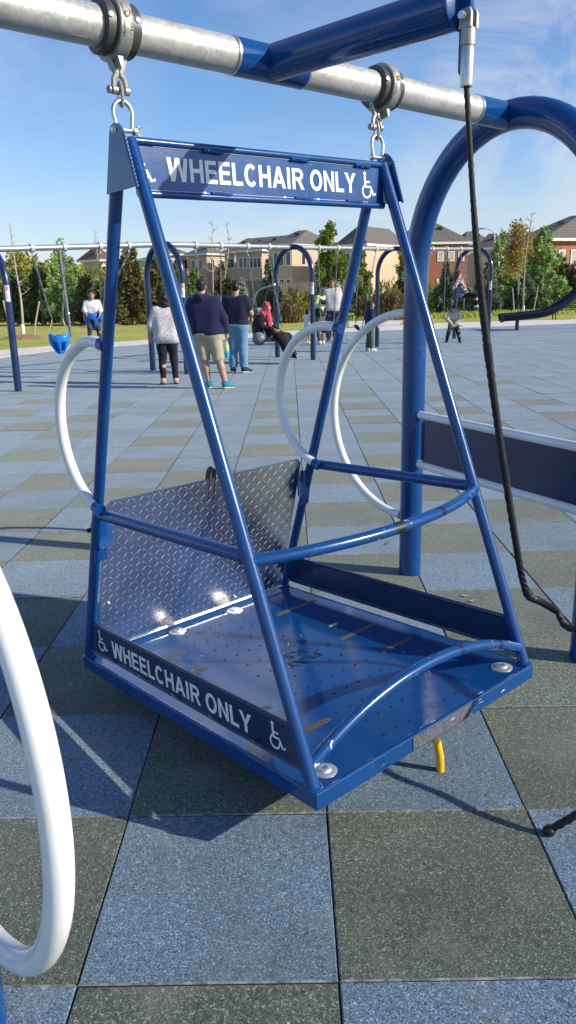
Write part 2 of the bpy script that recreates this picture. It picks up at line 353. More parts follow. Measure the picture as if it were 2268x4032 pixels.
def bold_text(name, body, o, x, y, z, w, h, parent, mat):
    """bold grotesque capitals built stroke by stroke, fitted to w x h"""
    S = .205; adv = dict(W=1.27, H=.93, E=.84, L=.78, C=.97, A=1.0, I=.40, R=.96, O=1.05, N=.93, Y=.94); adv[' '] = .36; pol = []; cx = 0.0
    def ringseg(cx, cy, rx, ry, a0, a1, n=26, sx=S, sy=S*.92):
        A = [rad(a0+(a1-a0)*k/n) for k in range(n+1)]
        return [[(cx+(rx-sx)*math.cos(A[k]), cy+(ry-sy)*math.sin(A[k])), (cx+rx*math.cos(A[k]), cy+ry*math.sin(A[k])), (cx+rx*math.cos(A[k+1]), cy+ry*math.sin(A[k+1])), (cx+(rx-sx)*math.cos(A[k+1]), cy+(ry-sy)*math.sin(A[k+1]))] for k in range(n)]
    R_ = lambda x0, y0, x1, y1: [(x0, y0), (x1, y0), (x1, y1), (x0, y1)]
    for ch in body:
        W_ = adv[ch]-.13; P = []
        if ch == 'H': P = [R_(0,0,S,1), R_(W_-S,0,W_,1), R_(S,.42,W_-S,.42+S*.9)]
        if ch == 'E': P = [R_(0,0,S,1), R_(S,0,W_,S*.88), R_(S,1-S*.88,W_-.02,1), R_(S,.43,W_-.05,.43+S*.85)]
        if ch == 'L': P = [R_(0,0,S,1), R_(S,0,W_,S*.88)]
        if ch == 'I': P = [R_(.03,0,.03+S,1)]
        if ch == 'A': m = W_/2; P = [[(-.03,0),(.19,0),(m+.04,.80),(m+.02,1),(m-.11,1)], [(W_+.03,0),(W_-.19,0),(m-.04,.80),(m-.02,1),(m+.11,1)][::-1], R_(.24,.22,W_-.24,.22+S*.8)]
        if ch == 'N': P = [R_(0,0,S*.95,1), R_(W_-S*.95,0,W_,1), [(S*.95,.70),(S*.95,1),(W_-S*.95,.30),(W_-S*.95,0)][::-1]]
        if ch == 'Y': m = W_/2; P = [R_(m-S/2,0,m+S/2,.43), [(m-S/2,.43),(m+S/2,.43),(m,.60),(.21,1),(-.05,1)], [(m+S/2,.43),(W_+.05,1),(W_-.21,1),(m,.60)]]
        if ch == 'W':
            q = W_/4; P = [[(q*.55-.02,0),(q*.55+.22,0),(q*.0+.19,1),(-.03,1)], [(q*.55+.02,0),(q*.55+.22,0),(2*q+.09,1),(2*q-.11,1)], [(W_-q*.55-.22,0),(W_-q*.55-.02,0),(2*q+.11,1),(2*q-.09,1)], [(W_-q*.55-.22,0),(W_-q*.55+.02,0),(W_+.03,1),(W_-.19,1)]]
        if ch == 'O': P = ringseg(W_/2, .5, W_/2, .52, 0, 360, 40)
        if ch == 'C': P = ringseg(W_/2, .5, W_/2, .52, 42, 318, 32)
        if ch == 'R': P = [R_(0,0,S,1), R_(S,1-S*.85,W_*.55,1), R_(S,.42,W_*.55,.42+S*.8)]+ringseg(W_*.55, .71, W_*.42, .29, -90, 90, 16, S*.95, S*.82)+[[(W_*.44,.42),(W_*.70,.46),(W_+.03,0),(W_-.21,0)][::-1]]
        pol += [[(a+cx, b) for a, b in p] for p in P]; cx += adv[ch]
    tw = cx-.13; g = G(); o, x, y, z = [np.array(v, float) for v in (o, x, y, z)]
    for k, p in enumerate(pol): g.add([o+a/tw*w*x+b*h*y+z*(.0005+.000012*(k % 7)) for a, b in p], [tuple(range(len(p)))])
    return link(name, g, mat, parent, 0)
def wheelchair_icon(o, x, y, z, h, parent, mat):
    """seated-figure access symbol, height h"""
    g = G(); t = 0.0006/h
    def S(poly): g.prism([(a*h, b*h) for a, b in poly], o, x, y, z, 0.0006)
    S([(0.19+0.075*math.cos(k*math.pi/8), 0.925+0.075*math.sin(k*math.pi/8)) for k in range(16)])
    S([(0.135,0.83),(0.235,0.85),(0.265,0.44),(0.165,0.40)])
    S([(0.235,0.655),(0.47,0.655),(0.47,0.585),(0.24,0.585)])
    S([(0.20,0.40),(0.25,0.475),(0.53,0.475),(0.555,0.41)][::-1])
    S([(0.46,0.44),(0.555,0.44),(0.70,0.14),(0.62,0.10)][::-1])
    S([(0.62,0.10),(0.66,0.18),(0.80,0.23),(0.81,0.15)][::-1])
    cx, cy, r0, r1 = 0.27, 0.27, 0.20, 0.27; a0, a1 = 112, 368
    n = 28; A = [math.radians(a0+(a1-a0)*k/n) for k in range(n+1)]
    for k in range(n):
        S([(cx+r0*math.cos(A[k]), cy+r0*math.sin(A[k])), (cx+r1*math.cos(A[k]), cy+r1*math.sin(A[k])), (cx+r1*math.cos(A[k+1]), cy+r1*math.sin(A[k+1])), (cx+r0*math.cos(A[k+1]), cy+r0*math.sin(A[k+1]))])
    return link('access_symbol', g, mat, parent, 0)
# deck: folded plate with skirt, rims and weld beads
g = G(); hx, hy = .534, .685
g.box((0,0,-.0255), (2*hx, 2*hy, .051))
for sy in (-1, 1): g.tube([(-hx, sy*(hy-.004), -.003), (hx, sy*(hy-.004), -.003)], .006, 8)
for sx in (-1, 1): g.tube([(sx*(hx-.004), -hy, -.003), (sx*(hx-.004), hy, -.003)], .006, 8)
for k in range(9): g.ell((-hx+.0005, -.56+.14*k, -.004), (.004, .022, .004), 8)
for r in range(13):
    y = -.613+r*.1022; off = .03*(r % 2)
    for k in range(7 if r % 2 == 0 else 6):
        x = -.18+off+.0595*k
        if abs(y) < .10 and abs(x) < .10: continue
        g.tube([(x, y, .0002), (x, y, .0009)], .0054, 10, m=1)
deck = link('deck', g, [M['gloss'], M['hole']], sw)
for x0, x1, y in ((.242,.501,.40),(.236,.46,.0),(.259,.444,-.205),(-.335,-.219,-.415),(-.42,-.227,.40),(-.42,-.266,.208),(-.42,-.293,-.205)):
    g = G(); n = 10; up = [(x0+(x1-x0)*k/n, .013+random.uniform(-.003,.001)) for k in range(n+1)]; dn = [(p[0], -.013+random.uniform(-.001,.003)) for p in up]
    up[0] = (x0+.006, .008); up[-1] = (x1-.006, .008); g.prism(dn+up[::-1], (0, y, .0006), (1,0,0), (0,1,0), (0,0,1), .0012); link('grip_strip', g, M['grip'], deck, 0)
g = G(); g.box((.02, -hy-.001, -.024), (.30, .004, .044)); link('edge_grip', g, simple('grey_edge_grit', (.095,.10,.12), .85, 0, .5, 120, .3), deck, 0)
lettering('cut_lettering', 'PLAY', (.098,-.004,.0012), (-1,0,0), (0,-1,0), .160, .046, deck, M['hole'], 0)
lettering('cut_lettering', 'KSI', (.080,.062,.0012), (-1,0,0), (0,-1,0), .120, .046, deck, M['hole'], 0)
for x, y in ((-.142,.590),(.164,.590),(.443,-.617),(-.439,-.617)):
    g = G(); g.lathe([(.038,0),(.038,.002),(.034,.0045),(.022,.0055),(.021,.009),(.018,.0115),(.0095,.0125),(.0085,.008)], (x,y,0), n=28)
    w = link('washer', g, M['steel'], deck, 40)
    g = G(); g.cyl((x,y,.009),(x,y,.0118), .008, n=14); link('bolt', g, simple('blue_bolt', (.02,.16,.5), .3), w)
rngc = random.Random(3)
def chip(c, n, x, y, sx_, sy_, mat, name='paint_chip', par=None):
    k = 11; pl = [(sx_*rngc.uniform(.5,1)*math.cos(6.283*q/k), sy_*rngc.uniform(.5,1)*math.sin(6.283*q/k)) for q in range(k)]
    g = G(); n = np.array(n, float); g.prism(pl, np.array(c)+n*.0004, x, y, n, .0004); return link(name, g, mat, par or deck, 0)
M['rust'] = simple('rusty_bare_steel', (.20,.115,.075), .75, .2, .5, 120, .3); M['primer'] = simple('bare_grey_primer', (.42,.42,.43), .6, .1, .25, 80)
for k in range(16):
    x = rngc.gauss(.05, .15) if k < 11 else rngc.uniform(-.5, .5)
    if abs(x) > .52: continue
    if k % 2: chip((x, -hy+.006+rngc.uniform(0,.012), .0), (0,0,1), (1,0,0), (0,1,0), rngc.uniform(.005,.022), rngc.uniform(.0012,.004), M['primer'] if k % 4 == 1 else M['rust'])
    else: chip((x, -hy-.0030, -.008-rngc.uniform(0,.03)), (0,-1,0), (1,0,0), (0,0,1), rngc.uniform(.005,.022), rngc.uniform(.0012,.004), M['primer'] if k % 4 == 0 else M['rust'])
for k in range(16): chip((rngc.uniform(-.48,.48), rngc.uniform(-.6,.55), .0), (0,0,1), (math.cos(k),math.sin(k),0), (-math.sin(k),math.cos(k),0), rngc.uniform(.003,.016), rngc.uniform(.001,.003), M['primer'])
chip((.33,.13,.0),(0,0,1),(1,0,0),(0,1,0),.030,.016,M['primer'])
# legs
LR = .0198
def footp(sx, sy): return np.array([sx*.5196, sy*.659, 0.])
def front_top(sx): return np.array([sx*.520, -.066, 1.772])
def back_at(sx, z): f = footp(sx, 1); t = z/1.646; return f+(np.array([sx*.528, .025, 1.646])-f)*t
def front_at(sx, z): f = footp(sx, -1); return f+(front_top(sx)-f)*(z/1.772)
for sx in (-1, 1):
    g = G(); g.tube([front_at(sx, 0), front_at(sx, .8), front_top(sx)], LR, 20); l = link('leg', g, M['blue'], sw)
    g = G(); g.ell(front_at(sx, .004), (.028,.028,.009), 14); link('weld', g, M['blue'], l)
    g = G(); g.tube([back_at(sx, 0), back_at(sx, .8), back_at(sx, 1.74)], LR, 20); l = link('leg', g, M['blue'], sw)
    g = G(); g.ell(back_at(sx, .004), (.028,.028,.009), 14); link('weld', g, M['blue'], l)
    g = G(); g.tube([back_at(sx, .630), front_at(sx, .630)], .0205, 18)
    g.ell(back_at(sx,.63)+[0,-.02,0], (.024,.012,.024), 12); g.ell(front_at(sx,.63)+[0,.02,0], (.024,.012,.024), 12)
    link('side_rail', g, M['blue'], sw)
    # gusset plates either side of the leg heads
    for xo in (.030,):
        g = G(); poly = [(.037,1.644),(-.131,1.642),(-.093,1.778),(-.083,1.797),(-.066,1.812),(-.045,1.817),(-.028,1.812),(-.018,1.800)]
        g.prism(poly, (sx*(.520+xo)-.003, 0, 0), (0,1,0), (0,0,1), (1,0,0), .006)
        gs = link('gusset', g, M['blue'], sw, 30)
        g = G()
        for k in range(14):
            q = np.array([sx*(.520+xo), -.131+.038*k/13, 1.642+.136*k/13]); g.ell(q+[0,0.002,0], (.006,.006,.007), 6)
        link('weld', g, M['blue'], gs)
    # side panel
    g = G(); y0, y1 = back_at(sx, .1)[1], front_at(sx, .1)[1]
    poly = [(back_at(sx,.046)[1], .046), (front_at(sx,.046)[1], .046), (front_at(sx,.158)[1], .158), (back_at(sx,.158)[1], .158)]
    g.prism(poly, (sx*.520-.004, 0, 0), (0,1,0), (0,0,1), (1,0,0), .008)
    for z in (.162, .044): g.tube([back_at(sx, z), front_at(sx, z)], .0075, 10)
    for k in range(5):
        yy = .45-.22*k; g.ell((sx*.520-.006*1, yy, .049), (.005,.035,.005), 8); g.ell((sx*.520+.006, yy, .049), (.005,.035,.005), 8)
    pn = link('side_panel', g, M['navy'], sw)
    if sx < 0:
        bold_text('lettering', 'WHEELCHAIR ONLY', (-.5244, .438, .066), (0,-1,0), (0,0,1), (-1,0,0), .838, .066, pn, M['letter'])
        wheelchair_icon((-.5246, .548, .064), (0,-1,0), (0,0,1), (-1,0,0), .086, pn, M['letter'])
        wheelchair_icon((-.5246, -.486, .066), (0,-1,0), (0,0,1), (-1,0,0), .086, pn, M['letter'])
# sign board between the leg heads
g = G(); g.box((0,-.066,1.7015), (1.03,.006,.142))
for z in (1.7705, 1.6325): g.tube([(-.512,-.07,z),(.512,-.07,z)], .0105, 14)
for z, L in ((1.7615,(-.28,.07,.37)),(1.6405,(-.26,.08,.32))):
    for x in L: g.tube([(x,-.074,z),(x+.03,-.077,z+.001),(x+.06,-.075,z-.001),(x+.075,-.073,z)], .0075, 8)
sb = link('sign_board', g, M['blue'], sw)
bold_text('lettering', 'WHEELCHAIR ONLY', (-.406, -.0695, 1.6705), (1,0,0), (0,0,1), (0,-1,0), .776, .0645, sb, M['letter'])
wheelchair_icon((-.5225, -.0693, 1.655), (1,0,0), (0,0,1), (0,-1,0), .089, sb, M['letter'])
wheelchair_icon((.404, -.0693, 1.655), (1,0,0), (0,0,1), (0,-1,0), .089, sb, M['letter'])
g = G(); g.box((0,-.0705,1.7595), (.9,.0012,.0010)); g.box((-.02,-.0705,1.6432), (.9,.0012,.0010))
for x, z in ((-.287,1.6425),(.03,1.6425),(.18,1.642)): g.ell((x,-.078,z), (.006,.002,.004), 6)
link('chipped_edge', g, M['letter'], sb, 0)
# bow rails
def arc(a, b, mid, n=24):
    a, b, mid = [np.array(q, float) for q in (a, b, mid)]; return [(1-t)*(1-2*t)*a+4*t*(1-t)*mid+t*(2*t-1)*b for t in np.linspace(0, 1, n)]
a, b = front_at(-1,.62), front_at(1,.62)
def circ_arc(a, b, bulge, dirv, n=28):
    a = np.array(a); b = np.array(b); c = np.linalg.norm(b-a); R = (c*c/4+bulge*bulge)/(2*bulge); al = math.asin(min(1, c/2/R)); m = (a+b)/2; x = unit(b-a); d = np.array(dirv, float)
    return [m+R*math.sin(t)*x+(R*math.cos(t)-R+bulge)*d for t in np.linspace(-al, al, n)]
g = G(); g.tube(circ_arc(a, b, BOWU, (0,-1,0)), .0185, 18); bu = link('bow_rail', g, M['blue_worn'], sw)
g = G(); q = circ_arc(a, b, BOWU, (0,-1,0), 60); g.tube(q[27:30], .0189, 18); link('tape_band', g, M['black'], bu)
a, b = front_at(-1,.055), front_at(1,.055)
g = G(); g.tube(circ_arc(a, b, .128, BOWL), .0185, 18); bl = link('bow_rail', g, M['blue_worn'], sw)
g = G(); q = circ_arc(a, b, .128, BOWL, 60); g.tube(q[38:40], .0189, 18); link('tape_band', g, M['navy'], bl)
# tread plate ramp folded up against the back legs
nb = unit(np.cross((1,0,0), back_at(1,.6)-back_at(1,0)+np.array([0,0,0]))); 
rb = np.array([0, .638, .018]); rt = np.array([0, .437, .657]); ry = unit(rt-rb); rn = np.cross((1,0,0), ry); rh = np.linalg.norm(rt-rb)
w2 = .487
g = G(); poly = [(-w2+.02,0),(w2-.02,0),(w2,.02),(w2,rh-.022),(w2-.022,rh),(-w2+.030,rh),(-w2,rh-.030),(-w2,.02)]
rb0 = rb-rn*0.002
g.prism(poly, rb-rn*(-.0), (1,0,0), ry, rn, -.005)
fr = 1 if rn[1] < 0 else -1
def lozenge(cx, cy, ang, L=.0146, W=.0024, Hh=.0012):
    c, s = math.cos(ang), math.sin(ang); o = rb+cx*np.array([1,0,0])+cy*ry+rn*(0.0 if fr > 0 else -.005)
    ux = c*np.array([1,0,0])+s*ry; uy = -s*np.array([1,0,0])+c*ry; z = rn*fr
    B = [o-L*ux, o-L*.4*ux-W*uy, o+L*.4*ux-W*uy, o+L*ux, o+L*.4*ux+W*uy, o-L*.4*ux+W*uy]; T = [o-L*.7*ux+Hh*z*.8, o-L*.3*ux-W*.35*uy+Hh*z, o+L*.3*ux-W*.35*uy+Hh*z, o+L*.7*ux+Hh*z*.8, o+L*.3*ux+W*.35*uy+Hh*z, o-L*.3*ux+W*.35*uy+Hh*z]
    g.add(B+T, [(k, (k+1) % 6, 6+(k+1) % 6, 6+k) for k in range(6)]+[(6,7,8,9,10,11)])
p = .0290; ii = 0
for r in range(int(rh/p)+1):
    for c in range(int(2*w2/p)+1):
        x = -w2+.016+c*p; y = .014+r*p
        if y > rh-.012 or x > w2-.012 or (abs(x) > w2-.045 and y > rh-.045): continue
        lozenge(x, y, rad(45) if (r+c) % 2 else rad(-45))
rp = link('ramp_plate', g, M['diamond'], sw, 0)
g = G(); X_ = np.array([1.,0,0]); sp = [rb+(.004+dx*1.15)*X_+ry*(rh+dy)+rn*fr*-.012 for dx, dy in ((-.011,-.10),(-.0125,-.02),(-.0125,.022),(-.008,.036),(0,.041),(.008,.036),(.0125,.022),(.0125,-.02),(.011,-.10))]
for p_, q_ in zip(sp[:-1], sp[1:]): g.bar(p_, q_+unit(q_-p_)*.002, .0055, .026, up=tuple(rn))
link('pull_strap', g, M['black'], rp)
g = G(); g.cyl(rb-w2*np.array([1,0,0])+rn*.002*fr, rb+w2*np.array([1,0,0])+rn*.002*fr, .0048, n=12)
link('hinge', g, M['diamond'], rp)
for x, y in ((-.46,.48),(-.45,.22),(.455,.30),(-.2,.03),(.2,.03),(.12,.5)):
    g = G(); g.ell(rb+x*np.array([1,0,0])+y*ry+rn*fr*.002, (.006,.006,.006), 10); link('rivet', g, M['steel'], rp)
for sx in (-1, 1):
    g = G(); z0 = .50; o = back_at(sx, z0); g.bar(o+[sx*-.012,0,-.06], back_at(sx, z0+.10)+[sx*-.012,0,-.0], .05, .006, up=(0,1,0)); g.box(back_at(sx,.53)+[-sx*.03,-.01,0], (.06,.008,.085)); link('ramp_bracket', g, M['blue'], sw)
    g = G(); o = back_at(sx,.55); g.ell(o+[sx*-.005,.026,0], (.012,.02,.045), 12); g.cyl(o+[-.02,.03,.01], o+[.012,.03,.01], .008, n=10); link('latch', g, M['black'], sw)
# push rings on the back legs
def ring(cx, cy, cz, R_, a0, a1, r=.0215, n=40):
    return [np.array([cx, cy+R_*math.cos(t), cz+R_*math.sin(t)]) for t in np.linspace(a0, a1, n)]
O2 = np.array([-.151, .67, 0]); UX = np.array([math.cos(.7237), math.sin(.7237), 0]); BX = np.array([-UX[1], UX[0], 0])
for sx, bc, zc, R_ in ((-1, .284, 1.110, .2915), (1, .266, 1.112, .2960)):
    W = [O2+sx*.52*UX+(bc+R_*math.cos(t))*BX+np.array([0,0,zc+R_*math.sin(t)]) for t in np.linspace(rad(-75), rad(102), 44)]
    g = G(); g.tube([tosw(q) for q in W], .0192, 18); pr = link('push_ring', g, M['white'], sw)
    for e, d in ((W[0], W[1]), (W[-1], W[-2])):
        g = G(); g.cyl(tosw(e+(e-d)*1.3), tosw(e-(e-d)*.15), .0222, n=14); link('ring_socket', g, M['blue'], pr)
# hangers: bow shackle, link, double clevis
def hanger(sx):
    x0 = sx*.520; f = np.array
    sh = thing('shackle', None, None); sh.parent = sw
    P = [f([x0-.027,-.045,1.803])]+[f([x0+.030*math.cos(t)*(1 if True else 1)*-1*(-1), -.045, 1.842+.034*math.sin(t)]) for t in np.linspace(math.pi*1.12, -math.pi*.12, 18)]+[f([x0+.027,-.045,1.803])]
    P[0][0] = x0-.024; P[-1][0] = x0+.024
    g = G(); g.tube(P, .0062, 12); g.cyl((x0-.040,-.045,1.800),(x0+.042,-.045,1.800), .006, n=10)
    for q in (-.030, .030): g.ell((x0+q,-.045,1.800), (.009,.012,.012), 10)
    g.tube([(x0+.046+.010*math.cos(t)*.6, -.045, 1.800+.013*math.sin(t)) for t in np.linspace(0, 2*math.pi, 15)[:-1]], .0045, 8, closed=True)
    bpy.data.objects.remove(sh); link('shackle', g, M['zinc'], sw)
    g = G(); g.tube([(x0, -.045+.010*math.cos(t), 1.892+.030*math.sin(t)) for t in np.linspace(0, 2*math.pi, 21)[:-1]], .0048, 8, closed=True); link('chain_link', g, M['cast'], sw)
    g = G(); z = 1.945; y = -.045
    for s in (-1, 1):
        g.tube([(x0+s*.021,y,z+.052),(x0+s*.022,y,z+.028),(x0+s*.014,y,z+.010),(x0+s*.007,y,z),(x0+s*.008,y,z-.006),(x0+s*.016,y,z-.016),(x0+s*.019,y,z-.034),(x0+s*.019,y,z-.046)], [.008,.0078,.0082,.009,.0088,.0075,.0075,.009], 10)
        g.cyl((x0+s*.014,y,z+.052),(x0+s*.030,y,z+.052), .0125, n=14); g.cyl((x0+s*.012,y,z-.044),(x0+s*.026,y,z-.044), .0115, n=14)
    g.cyl((x0-.034,y,z+.052),(x0+.034,y,z+.052), .0065, n=10); g.cyl((x0-.034,y,z-.044),(x0+.030,y,z-.044), .006, n=10)
    g.ell((x0-.034,y,z-.044), (.007,.011,.011), 10); g.ell((x0-.036,y,z+.052), (.007,.011,.011), 10)
    link('swivel_link', g, M['cast'], sw)
hanger(-1); hanger(1)

# ================================================================= SWING FRAME (beam, hoops, boom)
fr_ = thing('hoop_swing_frame', 'near swing frame of galvanised beam between tall blue steel hoops, with white rings and boom', 'swing frame', loc=(0,0,0))
BZ = 2.236; BR = .0510
def fp(u, b, z): return O2+u*UX+b*BX+np.array([0,0,z])
def tubepart(name, P, r, mat, parent, n=24, sm=35):
    g = G(); g.tube(P, r, n); return link(name, g, mat, parent, sm)
tubepart('beam', [fp(-1.16,0,BZ), fp(-.10,0,BZ)], BR, M['galv'], fr_, 32); tubepart('beam', [fp(.10,0,BZ), fp(1.10,0,BZ)], BR, M['galv'], fr_, 32)
tubepart('sleeve', [fp(-.125,0,BZ), fp(.155,0,BZ)], BR+.003, M['gloss'], fr_, 32)
for u in (-.128, .158, 1.098, -1.158): g = G(); g.tube([fp(u-.004,0,BZ), fp(u+.004,0,BZ)], BR+.0045, 28); link('weld', g, M['zinc'], fr_)
tubepart('sleeve', [fp(1.10,0,BZ), fp(1.34,0,BZ)], BR+.003, M['gloss'], fr_, 32); tubepart('sleeve', [fp(-1.16,0,BZ), fp(-1.38,0,BZ)], BR+.003, M['gloss'], fr_, 32)
bm = tubepart('boom', [fp(.03,-.03,BZ), fp(.03,-.72,BZ-.018)], .0535, M['gloss'], fr_, 32)
e = fp(.03,-.722,BZ-.018); g = G(); g.lathe([(.052,0),(.0575,.002),(.0575,.008),(.052,.010)], e, axis=-BX, n=32); link('end_cap', g, M['blue'], bm)
g = G(); pl = [(-.024,.03),(.024,.03),(.020,-.085),(.012,-.105),(-.012,-.105),(-.020,-.085)]
g.prism(pl, e-BX*.014+np.array([0,0,0]), BX*-1, (0,0,1), UX, .007); 
tb = [(-.016,.05),(.016,.05),(.016,-.15),(.008,-.162),(-.008,-.162),(-.016,-.15)]
g = G(); g.prism(tb, e-BX*.026-UX*.004, -BX, (0,0,1), UX, .008); link('rope_tab', g, M['blue'], bm)
# hoops: an upright half-round bend on straight legs
def hoop(base, p_back, p_front, ztop, r, mat, parent):
    c = (p_back+p_front)/2; hw = np.linalg.norm(p_back-p_front)/2; d = unit(p_back-p_front); zc = ztop-hw
    P = [p_front.copy()]+[c*1.0+d*(-hw*math.cos(t))+np.array([0,0,zc+hw*math.sin(t)]) for t in np.linspace(0, math.pi, 33)]+[p_back.copy()]
    return tubepart('hoop', P, r, mat, parent, 28, 60)
pB = np.array([.566,2.106,0]); pF = np.array([1.150,1.000,0])
hoop(None, pB, pF, 2.240, .061, M['gloss'], fr_)
qB = fp(-1.40,.6,0); qF = fp(-1.40,-.6,0)
hoop(None, qB, qF, 2.240, .061, M['gloss'], fr_)
g = G(); 
# white rings on the hoop legs
for (u, bc, zc, R_, a0, a1) in ((1.486, .648, .876, .551, -87, 89), (-1.40, -.714, .833, .460, 80, 290)):
    W = [fp(u, bc+R_*math.cos(t), zc+R_*math.sin(t)) for t in np.linspace(rad(a0), rad(a1), 56)]
    rg = tubepart('guard_ring', W, .0225, M['white'], fr_, 20)
    if u < 0: continue
    g = G(); q = W[38] if u > 0 else W[30]; dq = unit(W[39]-W[38]) if u > 0 else unit(W[31]-W[30]); g.tube([q-dq*.003, q+dq*.003], .0232, 18); link('ring_joint', g, M['white'], rg)
# entry barrier between the right-hand hoop legs
for k, (z0, r) in enumerate(((.905, .021), (.640, .021))):
    tubepart('barrier_rail', [pB+(pF-pB)*.05+np.array([0,0,z0]), pF-(pF-pB)*.02+np.array([0,0,z0])], r, M['white'], fr_, 16)
g = G(); a_ = pB+(pF-pB)*.075; b_ = pF-(pF-pB)*.05
g.bar(a_+np.array([0,0,.772]), b_+np.array([0,0,.772]), .008, .232); g.bar(a_+np.array([0,0,.67]), a_+np.array([0,0,.87]), .02, .02)
link('barrier_panel', g, M['navy'], fr_)
# beam clamps
def clamp(u):
    c = fp(u,0,BZ); g = G()
    g.lathe([(BR,-.019),(.105,-.019),(.110,-.016),(.110,.017),(.106,.021),(BR,.021)][0:0] or [(.070,-.019),(.0775,-.019),(.080,-.016),(.080,.017),(.078,.020),(.070,.020)], c, axis=UX, n=40)
    lug = [(-.028,-.072),(.028,-.072),(.020,-.092),(.011,-.100),(-.011,-.100),(-.020,-.092)]
    g.prism(lug, c-UX*.008, BX, (0,0,1), UX, .016)
    g.prism([(-.004,-.066),(.028,-.060),(.024,-.094),(.014,-.098)], c-UX*.010, UX*.6, (0,0,1), -BX, .036)
    h = link('hanger_ring', g, M['cast'], fr_, 30)
    for s in (-1, 1):
        g = G(); g.lathe([(BR+.001,0),(.062,.001),(.0675,.005),(.068,.028),(.066,.031),(.051,.032)], c+UX*s*.0215 if s > 0 else c-UX*.0515, axis=UX, n=36); cl = link('collar', g, M['collar'], fr_, 30)
        th = rad(205); q = c+UX*s*.040+(-BX*math.cos(rad(12))+np.array([0,0,1])*math.sin(rad(12)))*.0665
        nn = unit(-BX*math.cos(rad(12))+np.array([0,0,1])*math.sin(rad(12))); g = G(); g.lathe([(.0085,0),(.0085,.004),(.0045,.0055)], q, axis=nn, n=14); link('bolt', g, M['zinc'], cl)
    nn = unit(-BX*.97+UX*0+np.array([0,0,.22])); q = c+nn*.0792; g = G(); g.lathe([(.0085,0),(.0085,.002),(.007,.0025)], q, axis=nn, n=14); hb = link('grease_fitting', g, M['black'], h); g = G(); g.cyl(q, q+nn*.0045, .0035, n=10); link('bolt', g, M['brass'], h)
    yv = np.cross(nn, UX)
    # raised maker's lettering running down the face of the ring
    for body, w, hgt, du in (('JENSEN', .052, .010, .007), ('PATENT 4305781', .082, .007, -.013)):
        V, F = text_mesh(body, .02); lo, hi = V.min(0), V.max(0); s = (V[:, 0]-lo[0])/(hi[0]-lo[0])*w-w/2; t = (V[:, 1]-lo[1])/(hi[1]-lo[1])*hgt
        P = []
        for a_, b_ in zip(s, t):
            an = rad(12)-a_/.080-.12; n2 = -BX*math.cos(an)+np.array([0,0,1])*math.sin(an); P.append(c+n2*.0806+UX*(du+b_))
        g = G(); g.add(P, F); link('cast_lettering', g, M['collar'], h, 0)
clamp(-.528); clamp(.548)

# pull rope hung from the boom
rp_ = thing('pull_rope', 'black braided pull rope hanging from the blue boom with a taped bend near the ground', 'rope', loc=tuple(fp(.03,-.755,0)))
RO = np.array(rp_.location)
top = fp(.03,-.757,2.035); K = aty(2088,2350,.42)
pts = [top, aty(1868,860,.17), aty(1905,1250,.22), aty(1965,1710,.29), aty(2035,2160,.36), aty(2063,2300,.40), K, aty(2125,2368,.42), aty(2190,2405,.39), aty(2285,2478,.32), np.array([1.16,.17,.60]), np.array([1.38,.02,.70]), np.array([1.485,-.12,.715]), np.array([1.40,-.178,.62]), np.array([1.164,-.159,.431]), np.array([.914,-.152,.243]), np.array([.724,-.134,.088]), onz(2162,3270,.014)]
def spline(P, n=14):
    P = [np.array(p, float) for p in P]; Q = [2*P[0]-P[1]]+P+[2*P[-1]-P[-2]]; out = []
    for i in range(1, len(Q)-2):
        for t in np.linspace(0, 1, n, endpoint=False):
            out.append(0.5*((2*Q[i])+(-Q[i-1]+Q[i+1])*t+(2*Q[i-1]-5*Q[i]+4*Q[i+1]-Q[i+2])*t*t+(-Q[i-1]+3*Q[i]-3*Q[i+1]+Q[i+2])*t**3))
    return out+[P[-1]]
rs = [q-RO for q in spline(pts, 26)]
i0 = 4*26
g = G(); g.tube(rs, [.0070+.0038*min(1, max(0, (q-20)/22)) for q in range(len(rs))], 18, lobes=(4, .16, 230)); rope = link('rope', g, M['rope'], rp_, 50)
g = G(); g.tube(rs[int(5.2*26):8*26:4], [.0125,.0130,.0150,.0165,.0140,.0158,.0145]+[.0128]*len(rs[int(5.2*26):8*26:4][7:]), 12, lobes=(5,.06,300)); link('tape_wrap', g, M['black'], rope)
for i in (58, 84): 
    g = G(); g.tube(rs[i:i+5], .0124, 14); link('tape_band', g, M['black'], rope)
g = G(); g.ell(rs[-1], (.019,.019,.017), 14); link('end_knob', g, M['black'], rope)
tp = top-RO
g = G(); g.lathe([(.0155,-.004),(.0165,0),(.0165,.085),(.0155,.0865)], tp, n=24); fe = link('ferrule', g, M['zinc'], rp_)
g = G(); g.lathe([(.0165,.087),(.018,.088),(.018,.125),(.016,.127)], tp, n=24)
for s in (-1, 1): g.prism([(-.018,.125),(.018,.125),(.018,.158),(.012,.168),(-.012,.168),(-.018,.158)], tp+UX*(s*.012-.004), -BX, (0,0,1), UX, .008)
cv = link('clevis', g, M['cast'], rp_)
g = G(); g.cyl(tp+UX*-.026+[0,0,.150], tp+UX*.026+[0,0,.150], .0075, n=12); g.ell(tp+UX*.024+[0,0,.150], (.011,.011,.011), 10); g.cyl(tp+UX*-.034+[0,0,.15], tp+UX*-.018+[0,0,.15], .0095, n=6); link('bolt', g, M['zinc'], cv)
# yellow stop under the platform
ys = thing('ground_stop', 'short bent yellow steel bar standing on the dark tile joint under the platform edge', 'stop', loc=(.388,.208,0))
g = G(); g.tube([(0,0,-.01),(-.003,.002,.05),(-.012,.008,.10),(-.03,.018,.135),(-.07,.04,.150),(-.14,.08,.152)], .0135, 14); link('stop_bar', g, M['yellow'], ys)
